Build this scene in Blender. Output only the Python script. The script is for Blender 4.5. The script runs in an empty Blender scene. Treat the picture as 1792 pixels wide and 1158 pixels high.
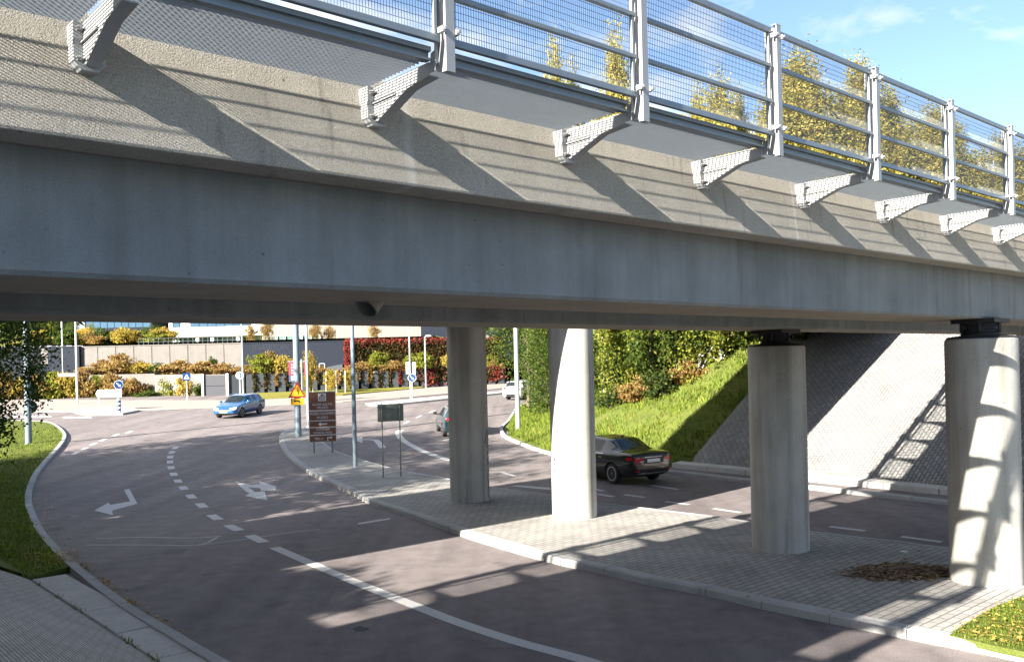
import bpy, bmesh, math, random
import numpy as np
from mathutils import Vector, Matrix
from mathutils.bvhtree import BVHTree

random.seed(7)
scene = bpy.context.scene
COL = scene.collection
PI = math.pi
# ---------------------------------------------------------------- survey of the place
F, PX, PY, ROLL, TH, CH = 1553., 896., 640.4, .0239, .8464, 3.86   # lens, horizon, bridge bearing, eye height
CR, SR = math.cos(ROLL), math.sin(ROLL)
SU, CU = math.sin(TH), math.cos(TH)
BR = PI/2 - TH                       # z rotation of the bridge axis

def g(Y):                            # the road climbs gently away from the bridge
    if Y < 30: return 0.
    if Y < 40: return .036*(Y-30)**2/20
    return .036*(min(Y, 95)-35)

def wsq(s, q, z=0.):                 # along the bridge, away across it
    return Vector((s*SU-q*CU, s*CU+q*SU, z))

def sq(x, y): return x*SU+y*CU, -x*CU+y*SU

def ray(px, py):
    dx, dy = px-PX, py-PY
    return (dx*CR-dy*SR)/F, -(dx*SR+dy*CR)/F

def interp(x, tab):
    if x <= tab[0][0]: return tab[0][1]
    for (a, b), (c, d) in zip(tab, tab[1:]):
        if x <= c: return b+(d-b)*(x-a)/(c-a)
    return tab[-1][1]

TOE = [(-60, 24.5), (9.9, 24.1), (18.8, 24.7), (23, 25.0), (26.7, 25.7), (33.4, 28.85), (39, 34), (45.4, 40.5), (50, 46.5), (60, 60), (75, 82)]
BSL = [(-60, .62), (22, .62), (26, .56), (30, .4), (34, .22), (40, .1), (50, .06), (75, .04)]
BCAP = [(-60, 5.2), (22, 6.4), (30, 6.2), (36, 4.5), (50, 3), (75, 2)]

def bank(x, y):                      # grass bank and far abutment
    s, q = sq(x, y)
    d = s-interp(q, TOE)-.9
    if d <= 0: return 0.
    h = interp(q, BSL)*d*(d/(d+.25))
    c = interp(q, BCAP)
    return c*(1-math.exp(-h/c*1.0)) if h > c*2.2 else min(h, c*.7+(h-c*.7)*.35 if h > c*.7 else h)

def emb(x, y):                       # embankment the camera stands on
    s, q = sq(x, y)
    d = 4.2-s
    return min(6.2, .56*d) if d > 0 else 0.

def T(x, y): return g(y)+max(bank(x, y), emb(x, y))

def gp(px, py, lift=0.):
    a, b = ray(px, py)
    lo, hi = 1., 400.
    for _ in range(60):
        m = (lo+hi)/2
        if CH+b*m-g(m)-lift > 0: lo = m
        else: hi = m
    return Vector((a*lo, lo, g(lo)+lift))

def gpt(px, py):                     # meets the banks too
    a, b = ray(px, py)
    y = 4.
    while y < 200:
        if CH+b*y < T(a*y, y): break
        y += .1
    return Vector((a*y, y, T(a*y, y)))

def at(px, py, Y):
    a, b = ray(px, py)
    return Vector((a*Y, Y, CH+b*Y))

# ---------------------------------------------------------------- objects
def tag(o, label=None, cat=None, group=None, kind=None):
    if label: o['label'] = label
    if cat: o['category'] = cat
    if group: o['group'] = group
    if kind: o['kind'] = kind
    return o

def thing(name, label, cat, loc=(0, 0, 0), rz=0., group=None, kind=None):
    o = bpy.data.objects.new(name, None)
    o.empty_display_size = .2
    COL.objects.link(o)
    o.location = loc
    o.rotation_euler = (0, 0, rz)
    return tag(o, label, cat, group, kind)

def link(name, me, mats, parent=None, loc=None, rz=None):
    o = bpy.data.objects.new(name, me)
    COL.objects.link(o)
    if mats is not None:
        for m in (mats if isinstance(mats, (list, tuple)) else [mats]): me.materials.append(m)
    if parent: o.parent = parent
    if loc is not None: o.location = loc
    if rz is not None: o.rotation_euler = (0, 0, rz)
    return o

def copy_tree(o, parent=None):
    c = o.copy()
    COL.objects.link(c)
    c.parent = parent
    for ch in list(o.children): copy_tree(ch, c)
    return c

class MB:
    def __init__(self): self.v, self.f, self.m = [], [], []
    def add(self, vs, fs, mi=0):
        n = len(self.v)
        self.v += [tuple(p) for p in vs]
        for f in fs:
            self.f.append([i+n for i in f]); self.m.append(mi)
        return self
    def box(self, x0, x1, y0, y1, z0, z1, mi=0, M=None):
        vs = [Vector(p) for p in ((x0, y0, z0), (x1, y0, z0), (x1, y1, z0), (x0, y1, z0), (x0, y0, z1), (x1, y0, z1), (x1, y1, z1), (x0, y1, z1))]
        if M is not None: vs = [M @ p for p in vs]
        return self.add(vs, [(3, 2, 1, 0), (4, 5, 6, 7), (0, 1, 5, 4), (1, 2, 6, 5), (2, 3, 7, 6), (3, 0, 4, 7)], mi)
    def prism(self, poly, d0, d1, fn, mi=0):        # poly in 2D, fn(a,b,d) -> 3D
        n = len(poly)
        vs = [fn(a, b, d0) for a, b in poly]+[fn(a, b, d1) for a, b in poly]
        fs = [list(range(n))[::-1], list(range(n, 2*n))]+[(i, (i+1) % n, (i+1) % n+n, i+n) for i in range(n)]
        return self.add(vs, fs, mi)
    def comb(self, xs, w, z0, z1, bar, d0, d1):          # window bars hanging from one top rail, a single piece
        poly = [(xs[0]-w, z1), (xs[-1]+w, z1)]
        for x in xs[::-1]: poly += [(x+w, z1-bar), (x+w, z0), (x-w, z0), (x-w, z1-bar)]
        n = len(poly)
        return self.prism(poly, d0, d1, lambda a, b, d: (a, d, b))
    def tube(self, pts, rad, seg=8, mi=0, cap=True):
        pts = [Vector(p) for p in pts]
        rads = rad if isinstance(rad, (list, tuple)) else [rad]*len(pts)
        vs, fs = [], []
        for i, p in enumerate(pts):
            d = (pts[min(i+1, len(pts)-1)]-pts[max(i-1, 0)]).normalized()
            a = d.cross(Vector((0, 0, 1)) if abs(d.z) < .95 else Vector((1, 0, 0))).normalized()
            b = d.cross(a)
            for k in range(seg):
                t = 2*PI*k/seg
                vs.append(p+(a*math.cos(t)+b*math.sin(t))*rads[i])
        for i in range(len(pts)-1):
            for k in range(seg):
                k2 = (k+1) % seg
                fs.append((i*seg+k, i*seg+k2, (i+1)*seg+k2, (i+1)*seg+k))
        if cap:
            fs.append(list(range(seg))[::-1])
            fs.append([(len(pts)-1)*seg+k for k in range(seg)])
        return self.add(vs, fs, mi)
    def lathe(self, prof, seg=24, axis='z', mi=0, c=(0, 0, 0)):
        vs, fs = [], []
        n = len(prof)
        for r, h in prof:
            for k in range(seg):
                t = 2*PI*k/seg
                p = (r*math.cos(t), r*math.sin(t), h)
                if axis == 'y': p = (p[0], p[2], p[1])
                if axis == 'x': p = (p[2], p[0], p[1])
                vs.append((p[0]+c[0], p[1]+c[1], p[2]+c[2]))
        for i in range(n-1):
            for k in range(seg):
                k2 = (k+1) % seg
                fs.append((i*seg+k, i*seg+k2, (i+1)*seg+k2, (i+1)*seg+k))
        fs.append(list(range(seg))[::-1]); fs.append([(n-1)*seg+k for k in range(seg)])
        return self.add(vs, fs, mi)
    def build(self, name, mats, parent=None, loc=None, rz=None, smooth=False, bevel=0., fix=True):
        me = bpy.data.meshes.new(name)
        me.from_pydata(self.v, [], self.f)
        if any(self.m): me.polygons.foreach_set('material_index', self.m)
        if fix or bevel:
            bm = bmesh.new(); bm.from_mesh(me)
            bmesh.ops.recalc_face_normals(bm, faces=bm.faces)
            if bevel:
                es = [e for e in bm.edges if len(e.link_faces) == 2 and e.calc_face_angle(0) > .6]
                bmesh.ops.bevel(bm, geom=es, offset=bevel, segments=2, affect='EDGES', profile=.6, clamp_overlap=True)
            bm.to_mesh(me); bm.free()
        if smooth:
            me.polygons.foreach_set('use_smooth', [True]*len(me.polygons))
            me.set_sharp_from_angle(angle=math.radians(40))
        return link(name, me, mats, parent, loc, rz)

# ---------------------------------------------------------------- materials
MATS = {}
class NT:
    def __init__(self, name):
        self.mat = bpy.data.materials.new(name)
        self.mat.use_nodes = True
        self.t = self.mat.node_tree
        self.t.nodes.clear()
        self.out = self.n('ShaderNodeOutputMaterial')
        self.bs = self.n('ShaderNodeBsdfPrincipled')
        self.l(self.bs.outputs[0], self.out.inputs[0])
    def n(self, typ, **kw):
        nd = self.t.nodes.new(typ)
        for k, v in kw.items(): setattr(nd, k, v)
        return nd
    def l(self, a, b): self.t.links.new(a, b)
    def coord(self, scale=(1, 1, 1), rot=(0, 0, 0), kind='Object', loc=(0, 0, 0)):
        c = self.n('ShaderNodeTexCoord')
        m = self.n('ShaderNodeMapping')
        m.inputs['Scale'].default_value = scale
        m.inputs['Rotation'].default_value = rot
        m.inputs['Location'].default_value = loc
        self.l(c.outputs[kind], m.inputs['Vector'])
        return m.outputs[0]
    def noise(self, co, scale=5., detail=4., rough=.55, out='Fac', dist=0.):
        nd = self.n('ShaderNodeTexNoise')
        nd.inputs['Scale'].default_value = scale
        nd.inputs['Detail'].default_value = detail
        nd.inputs['Roughness'].default_value = rough
        nd.inputs['Distortion'].default_value = dist
        self.l(co, nd.inputs['Vector'])
        return nd.outputs[out]
    def ramp(self, fac, stops, interp='LINEAR'):
        nd = self.n('ShaderNodeValToRGB')
        e = nd.color_ramp.elements
        nd.color_ramp.interpolation = interp
        while len(e) < len(stops): e.new(.5)
        for el, (p, c) in zip(e, stops):
            el.position = p
            el.color = (c, c, c, 1) if isinstance(c, (int, float)) else (*c, 1)
        self.l(fac, nd.inputs[0])
        return nd.outputs[0]
    def mix(self, fac, a, b, mode='MIX'):
        nd = self.n('ShaderNodeMix', data_type='RGBA', blend_type=mode)
        for sock, v in ((nd.inputs[0], fac), (nd.inputs[6], a), (nd.inputs[7], b)):
            if isinstance(v, (int, float)): sock.default_value = v
            elif isinstance(v, tuple): sock.default_value = (*v, 1)
            else: self.l(v, sock)
        return nd.outputs[2]
    def math(self, op, a, b=0.):
        nd = self.n('ShaderNodeMath', operation=op)
        for sock, v in ((nd.inputs[0], a), (nd.inputs[1], b)):
            if isinstance(v, (int, float)): sock.default_value = v
            else: self.l(v, sock)
        return nd.outputs[0]
    def bump(self, h, strength=.3, dist=.01):
        nd = self.n('ShaderNodeBump')
        nd.inputs['Strength'].default_value = strength
        nd.inputs['Distance'].default_value = dist
        self.l(h, nd.inputs['Height'])
        self.l(nd.outputs[0], self.bs.inputs['Normal'])
        return nd
    def done(self, col=None, rough=.7, metal=0., spec=.5):
        if col is not None:
            if isinstance(col, tuple): self.bs.inputs['Base Color'].default_value = (*col, 1)
            else: self.l(col, self.bs.inputs['Base Color'])
        if isinstance(rough, (int, float)): self.bs.inputs['Roughness'].default_value = rough
        else: self.l(rough, self.bs.inputs['Roughness'])
        self.bs.inputs['Metallic'].default_value = metal
        self.bs.inputs['Specular IOR Level'].default_value = spec
        return self.mat

def flat(name, col, rough=.5, metal=0., var=.12, scale=3., spec=.5, bump=0.):
    if name in MATS: return MATS[name]
    t = NT(name)
    co = t.coord()
    n = t.noise(co, scale, 5)
    c = t.mix(n, tuple(x*(1-var) for x in col), tuple(min(1, x*(1+var)) for x in col))
    if bump: t.bump(t.noise(co, 60., 3), bump, .004)
    MATS[name] = t.done(c, rough, metal, spec)
    return MATS[name]

def concrete(name, a, b, grain=90., gb=.5, streak=.5, stain=(.5, .5, .5), stv=.35, bumpd=.006, lowspec=.3, efflo=None):
    t = NT(name)
    co = t.coord()
    big = t.noise(co, 1.1, 7, .62)
    st = t.noise(t.coord((2.2, 2.2, .12)), 1.6, 5, .6)
    fine = t.noise(co, grain, 3, .7)
    c = t.mix(t.ramp(big, [(.3, 0.), (.7, 1.)]), a, b)
    c = t.mix(t.math('MULTIPLY', t.ramp(st, [(.42, 0.), (.68, 1.)]), streak), c, stain, 'MULTIPLY')
    c = t.mix(stv, c, t.ramp(fine, [(.3, .25), (.5, .75), (.72, 1.3)]), 'MULTIPLY')
    if efflo:
        for x0, w in efflo:
            sx = t.n('ShaderNodeSeparateXYZ')
            t.l(co, sx.inputs[0])
            d = t.math('ABSOLUTE', t.math('SUBTRACT', t.math('ADD', sx.outputs[0], t.math('MULTIPLY', t.math('SUBTRACT', t.noise(co, 5., 3), .5), w*.8)), x0))
            f = t.ramp(t.math('DIVIDE', d, w), [(.25, .55), (1., 0.)])
            c = t.mix(t.math('MULTIPLY', f, t.ramp(t.noise(t.coord((9, 9, 1.2)), 3., 4), [(.3, .4), (.65, 1.)])), c, (.62, .62, .60))
    vo = t.n('ShaderNodeTexVoronoi'); vo.inputs['Scale'].default_value = 7.
    t.l(co, vo.inputs['Vector'])
    c = t.mix(t.math('MULTIPLY', t.ramp(vo.outputs['Distance'], [(.05, .75), (.10, 0.)]), t.ramp(t.noise(co, 1.7, 2), [(.5, 0.), (.6, 1.)])), c, (.07, .068, .062))
    drip = t.noise(t.coord((5., 5., .22)), 1.3, 4, .6)
    c = t.mix(t.ramp(drip, [(.60, 0.), (.74, .5)]), c, (.10, .095, .085))
    t.bump(fine, gb, bumpd)
    return t.done(c, .85, 0, lowspec)

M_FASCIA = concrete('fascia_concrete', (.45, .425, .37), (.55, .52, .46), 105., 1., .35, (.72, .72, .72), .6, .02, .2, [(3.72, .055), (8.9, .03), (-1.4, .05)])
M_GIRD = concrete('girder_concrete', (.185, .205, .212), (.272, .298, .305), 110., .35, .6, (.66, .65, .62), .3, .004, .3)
M_SOFFIT = concrete('soffit_concrete', (.26, .225, .18), (.33, .29, .24), 80., .3, .1, (.7, .66, .6), .2, .004)  # brown formwork tone, with warm light bounced off the ground put into the colour
M_SLABC = concrete('deck_concrete', (.24, .225, .2), (.3, .28, .25), 80., .3, .3)
M_COLUMN = concrete('column_concrete', (.40, .39, .36), (.52, .51, .475), 60., .35, .8, (.58, .57, .54), .22, .005)
M_BEAM = concrete('beam_concrete', (.42, .41, .39), (.52, .51, .48), 70., .4, .2, (.6, .6, .58), .25)
M_WALLC = concrete('wall_concrete', (.14, .13, .122), (.175, .163, .152), 20., .1, .35, (.8, .8, .8), .1)
M_KERB = concrete('granite_kerb', (.33, .33, .33), (.43, .43, .42), 120., .5, .1, (.6, .6, .6), .55)

def asphalt():
    t = NT('asphalt')
    co = t.coord()
    fine = t.noise(co, 55., 4, .75)
    mid = t.noise(co, 2.5, 5, .6)
    big = t.noise(t.coord((.35, .12, 1), (0, 0, -BR)), 1.3, 5, .6)
    c = t.mix(t.ramp(big, [(.3, 0.), (.7, 1.)]), (.145, .126, .127), (.192, .166, .162))
    c = t.mix(.5, c, t.ramp(mid, [(.25, .5), (.75, 1.4)]), 'MULTIPLY')
    c = t.mix(.8, c, t.ramp(fine, [(.28, .3), (.5, .9), (.72, 1.9)]), 'MULTIPLY')
    # worn wheel tracks along the road, repair patches and oily spots
    trk = t.noise(t.coord((.9, .035, 1), (0, 0, -BR)), 1.2, 3, .5)
    c = t.mix(.45, c, t.ramp(trk, [(.35, .62), (.5, 1.), (.65, 1.25)]), 'MULTIPLY')
    spot = t.noise(co, .9, 2, .4)
    c = t.mix(t.ramp(spot, [(.66, 0.), (.72, .45)]), c, (.05, .045, .046))
    pat = t.n('ShaderNodeTexVoronoi'); pat.inputs['Scale'].default_value = 9.; pat.inputs['Randomness'].default_value = 1.
    t.l(co, pat.inputs['Vector'])
    c = t.mix(t.ramp(pat.outputs['Distance'], [(.03, .7), (.10, 0.)]), c, (.27, .24, .23))
    t.bump(fine, .55, .008)
    return t.done(c, .8, 0, .35)
M_ASPH = asphalt()

def bricky(name, a, b, mortar, w, h, rot, mort=.02, bumpd=.01, vary=.5, grain=40.):
    t = NT(name)
    co = t.coord((1, 1, 1), rot)
    br = t.n('ShaderNodeTexBrick')
    br.inputs['Scale'].default_value = 1.
    br.inputs['Brick Width'].default_value = w
    br.inputs['Row Height'].default_value = h
    br.inputs['Mortar Size'].default_value = mort
    br.inputs['Mortar Smooth'].default_value = .4
    br.inputs['Bias'].default_value = 0.
    br.inputs['Color1'].default_value = (*a, 1)
    br.inputs['Color2'].default_value = (*b, 1)
    br.inputs['Mortar'].default_value = (*mortar, 1)
    nz = t.n('ShaderNodeMix', data_type='VECTOR'); nz.inputs[0].default_value = .012
    t.l(co, nz.inputs[4]); t.l(t.noise(co, 9., 2, .5, 'Color'), nz.inputs[5])
    t.l(nz.outputs[1], br.inputs['Vector'])
    c = t.mix(vary, br.outputs[0], t.ramp(t.noise(co, .55, 6, .65), [(.28, .5), (.72, 1.35)]), 'MULTIPLY')
    c = t.mix(.4, c, t.ramp(t.noise(co, grain, 4, .7), [(.25, .5), (.75, 1.4)]), 'MULTIPLY')
    h = t.math('SUBTRACT', t.math('MULTIPLY', t.noise(co, grain*.7, 3), .35), br.outputs[1])
    t.bump(h, .7, bumpd)
    return t.done(c, .85, 0, .3)
M_PAVE = bricky('concrete_pavers', (.27, .262, .25), (.34, .325, .305), (.13, .124, .114), .28, .14, (0, 0, -BR), .012, .008)
M_COBBLE = bricky('cobble_stone', (.20, .202, .208), (.29, .285, .275), (.13, .127, .12), .22, .115, (0, 0, 0), .022, .03, .45)
M_COBNEAR = bricky('cobble_stone_near', (.40, .39, .375), (.50, .485, .46), (.22, .215, .20), .3, .055, (0, 0, PI/2), .012, .02, .35)

def worn_paint():
    t = NT('road_paint')
    co = t.coord()
    n = t.noise(co, 14., 6, .75)
    n2 = t.noise(co, 70., 3, .7)
    k = t.math('ADD', t.math('MULTIPLY', n, .6), t.math('MULTIPLY', n2, .4))
    c = t.mix(t.ramp(k, [(.34, 0.), (.46, 1.)]), (.22, .205, .20), (.46, .455, .45))
    return t.done(c, .7, 0, .3)
M_PAINT = worn_paint()

def soil(name, cols, scale=1.2, fine=30., bumpd=.03):
    t = NT(name)
    co = t.coord()
    n = t.noise(co, scale, 6, .65)
    k = len(cols)-1
    c = t.ramp(n, [(.28+.44*i/k, col) for i, col in enumerate(cols)])
    c = t.mix(.5, c, t.ramp(t.noise(co, fine, 4, .7), [(.25, .4), (.75, 1.5)]), 'MULTIPLY')
    t.bump(t.noise(co, fine, 4), .8, bumpd)
    return t.done(c, .95, 0, .1)
M_TURF = soil('turf_soil', [(.07, .065, .025), (.085, .11, .022), (.105, .125, .03), (.13, .10, .05)], .9)
M_GROUND = soil('ground_soil', [(.08, .085, .04), (.12, .12, .06)], .4, 8.)
M_HILL = soil('hill_turf', [(.11, .13, .025), (.18, .18, .035), (.22, .17, .045)], .25, 6.)
M_DIRT = soil('dry_litter', [(.10, .07, .04), (.17, .12, .07), (.23, .17, .1)], 4., 45.)

def leafmat(name, stops, trans=.45, rough=.55):
    t = NT(name)
    ge = t.n('ShaderNodeNewGeometry')
    c = t.ramp(ge.outputs['Random Per Island'], stops)
    big = t.noise(t.coord(), .55, 3, .5)
    c = t.mix(.55, c, t.ramp(big, [(.3, .55), (.7, 1.4)]), 'MULTIPLY')
    tr = t.n('ShaderNodeBsdfTranslucent')
    t.l(c, tr.inputs[0])
    mx = t.n('ShaderNodeMixShader')
    mx.inputs[0].default_value = trans
    t.done(c, rough, 0, .12)
    t.l(t.bs.outputs[0], mx.inputs[1]); t.l(tr.outputs[0], mx.inputs[2])
    t.l(mx.outputs[0], t.out.inputs[0])
    return t.mat
L_GREEN = leafmat('leaf_green', [(0, (.032, .058, .012)), (.5, (.058, .095, .018)), (.9, (.095, .13, .022)), (1, (.20, .19, .035))])
L_DARK = leafmat('leaf_dark_green', [(0, (.02, .038, .012)), (.6, (.045, .075, .018)), (.9, (.10, .12, .025)), (1, (.24, .2, .05))])
L_YGREEN = leafmat('leaf_yellow_green', [(0, (.11, .14, .022)), (.5, (.18, .21, .03)), (.9, (.26, .26, .035)), (1, (.36, .32, .05))])
L_BIRCH = leafmat('leaf_birch_autumn', [(0, (.20, .21, .055)), (.4, (.33, .31, .075)), (.75, (.47, .41, .11)), (1, (.50, .33, .09))], .5)
L_YELLOW = leafmat('leaf_yellow', [(0, (.27, .23, .045)), (.5, (.38, .31, .06)), (1, (.42, .27, .06))])
L_ORANGE = leafmat('leaf_orange', [(0, (.22, .12, .045)), (.5, (.33, .19, .075)), (.8, (.36, .27, .09)), (1, (.20, .21, .05))])
L_BRORANGE = leafmat('leaf_bright_orange', [(0, (.55, .22, .03)), (.6, (.70, .33, .04)), (1, (.68, .45, .06))])
L_RED = leafmat('leaf_red', [(0, (.16, .022, .025)), (.5, (.26, .045, .04)), (.85, (.30, .10, .06)), (1, (.15, .09, .04))])
L_VINE = leafmat('leaf_vine_brown', [(0, (.03, .032, .014)), (.45, (.055, .058, .018)), (.75, (.10, .06, .024)), (1, (.19, .075, .035))])
L_GRASS = leafmat('grass_blade', [(0, (.06, .10, .016)), (.45, (.125, .185, .02)), (.8, (.19, .24, .028)), (1, (.27, .25, .06))], .4)
L_TWIG = leafmat('dry_twig', [(0, (.09, .055, .035)), (.5, (.19, .13, .08)), (.9, (.33, .25, .16)), (1, (.42, .3, .13))], .05)
L_LITTER = leafmat('fallen_leaf', [(0, (.20, .11, .04)), (.5, (.40, .24, .06)), (1, (.60, .42, .08))], .15)
def bark(name, a, b):
    t = NT(name)
    n = t.noise(t.coord((1, 1, .35)), 9., 5, .7)
    t.bump(n, .6, .03)
    return t.done(t.ramp(n, [(.35, a), (.6, b)]), .9, 0, .2)
M_BARK = bark('bark_brown', (.05, .04, .03), (.14, .11, .085))
M_BIRCH = bark('bark_birch', (.08, .075, .07), (.55, .53, .5))

M_GALV = flat('galvanised_steel', (.19, .22, .245), .45, .4, .14, 6.)
M_GALVL = flat('light_galvanised_plate', (.28, .29, .30), .5, .2, .1, 8.)
M_WIRE = flat('mesh_wire', (.16, .18, .2), .5, .6, .1)
M_GRATE = flat('grating_steel', (.34, .37, .39), .5, .1, .12, 9.)
M_BOLT = flat('zinc_bolt', (.45, .45, .44), .4, .7)
M_RUBBER = flat('black_rubber', (.02, .02, .021), .7, 0, .2)
M_BLACK = flat('black_hollow', (.006, .006, .006), .9, 0, .1)
M_POLE = flat('pole_grey_paint', (.17, .22, .26), .45, .2, .1)
M_POLEL = flat('pole_light_zinc', (.34, .38, .39), .45, .4, .1)
M_WHITE = flat('white_paint', (.62, .62, .61), .5, 0, .05)
M_BLUE = flat('sign_blue', (.007, .045, .17), .4, 0, .06)
M_RED = flat('sign_red', (.28, .018, .01), .4, 0, .06)
M_YELLOW = flat('sign_yellow', (.5, .28, .01), .4, 0, .05)
M_BROWN = flat('sign_brown', (.17, .066, .032), .45, 0, .08)
M_SIGNBACK = flat('sign_back_green_grey', (.17, .20, .175), .5, .1, .12)
M_SIGNDARK = flat('sign_back_dark', (.03, .035, .04), .5, .1, .1)
M_DARKWALL = flat('dark_cladding', (.007, .011, .021), .7, 0, .15, 1., .2)
M_PANEL = flat('grey_panel', (.035, .042, .05), .65, 0, .15, 1.2)
M_GATE = flat('grey_gate_sheet', (.035, .038, .048), .5, .1, .1)
M_WCLAD = flat('white_cladding', (.48, .48, .48), .6, 0, .04)
M_BEIGE = flat('beige_cladding', (.18, .165, .15), .7, 0, .08, .8)
M_BLUEGLASS = flat('blue_glazing', (.04, .09, .15), .12, 0, .3, .5)
M_GLASSF = flat('facade_glazing', (.09, .15, .14), .1, 0, .5, .35)
M_PINK = flat('banner_pink', (.13, .006, .026), .6, 0, .06)
M_NAVY = flat('banner_navy', (.015, .025, .07), .6, 0, .06)
M_PALEP = flat('banner_pale_pink', (.30, .17, .21), .6, 0, .05)
M_GRAF = flat('graffiti_purple', (.20, .08, .16), .6, 0, .2)
M_GRAFD = flat('graffiti_dark', (.06, .06, .07), .6, 0, .2)
M_INK = flat('sign_ink', (.012, .012, .014), .5, 0, .05)
M_LIGHTC = flat('lamp_housing', (.7, .72, .72), .4, .1, .05)
M_STAKE = flat('wood_stake', (.62, .56, .44), .8, 0, .15)
# ---------------------------------------------------------------- sheets draped on the road surface
def sheet(name, pts, mat, lift, depth=0., parent=None, kind=None, label=None, cut=1.):
    bm = bmesh.new()
    f = bm.faces.new([bm.verts.new((p[0], p[1], 0)) for p in pts])
    bmesh.ops.triangulate(bm, faces=[f])
    ys = [p[1] for p in pts]
    y = 30.
    while y < min(max(ys), 97):
        if y > min(ys):
            bmesh.ops.bisect_plane(bm, geom=bm.verts[:]+bm.edges[:]+bm.faces[:], plane_co=(0, y, 0), plane_no=(0, 1, 0))
        y += cut if y < 41 else 6.
    bmesh.ops.recalc_face_normals(bm, faces=bm.faces)
    if sum(f.normal.z for f in bm.faces) < 0: bmesh.ops.reverse_faces(bm, faces=bm.faces)
    for v in bm.verts: v.co.z = g(v.co.y)+lift
    if depth:
        be = [e for e in bm.edges if e.is_boundary]
        r = bmesh.ops.extrude_edge_only(bm, edges=be)
        for v in [x for x in r['geom'] if isinstance(x, bmesh.types.BMVert)]: v.co.z -= depth
        bmesh.ops.recalc_face_normals(bm, faces=bm.faces)
    me = bpy.data.meshes.new(name)
    bm.to_mesh(me); bm.free()
    return tag(link(name, me, mat, parent), label, None, None, kind)

def px_pts(lst, lift=0.): return [gp(x, y, lift) for x, y in lst]

def smooth_path(pts, n=4):
    P = [Vector(p) for p in pts]
    out = []
    for i in range(len(P)-1):
        a, b, c, d = P[max(i-1, 0)], P[i], P[i+1], P[min(i+2, len(P)-1)]
        for k in range(n):
            t = k/n
            out.append(.5*((2*b)+(c-a)*t+(2*a-5*b+4*c-d)*t*t+(3*b-a-3*c+d)*t**3))
    out.append(P[-1])
    return out

def kerb(name, path, inside, w=.24, top=.14, block=1.1, mat=None):
    """granite kerb stones along the path; 'inside' = +1 if the pavement lies to the left of the walking direction"""
    mb = MB()
    P = [Vector((p[0], p[1], 0)) for p in path]
    L = [0.]
    for a, b in zip(P, P[1:]): L.append(L[-1]+(b-a).length)
    def pos(d):
        for i in range(len(P)-1):
            if d <= L[i+1] or i == len(P)-2:
                t = (d-L[i])/max(1e-6, L[i+1]-L[i])
                return P[i].lerp(P[i+1], t)
    n = max(1, int(L[-1]/block))
    def nor(d):
        a, b = pos(max(0, d-.15)), pos(min(L[-1], d+.15))
        t = (b-a).normalized()
        return Vector((-t.y, t.x, 0))*inside
    for i in range(n):
        d0, d1 = L[-1]*i/n+.006, L[-1]*(i+1)/n-.006
        a, b = pos(d0), pos(d1)
        na, nb = nor(d0), nor(d1)
        dz = random.uniform(-.006, .006)
        za, zb = g(a.y), g(b.y)
        ring = []
        for p, nn, z in ((a, na, za), (b, nb, zb)):
            ring += [p-nn*0+Vector((0, 0, z-.1)), p+nn*.008+Vector((0, 0, z+top-.03+dz)), p+nn*.035+Vector((0, 0, z+top+dz)), p+nn*w+Vector((0, 0, z+top+dz)), p+nn*w+Vector((0, 0, z-.1))]
        fs = [(k, k+1, k+6, k+5) for k in range(4)]+[(0, 1, 2, 3, 4), (9, 8, 7, 6, 5)]
        mb.add(ring, fs)
    return tag(mb.build(name, mat or M_KERB), None, None, None, 'structure')

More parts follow.
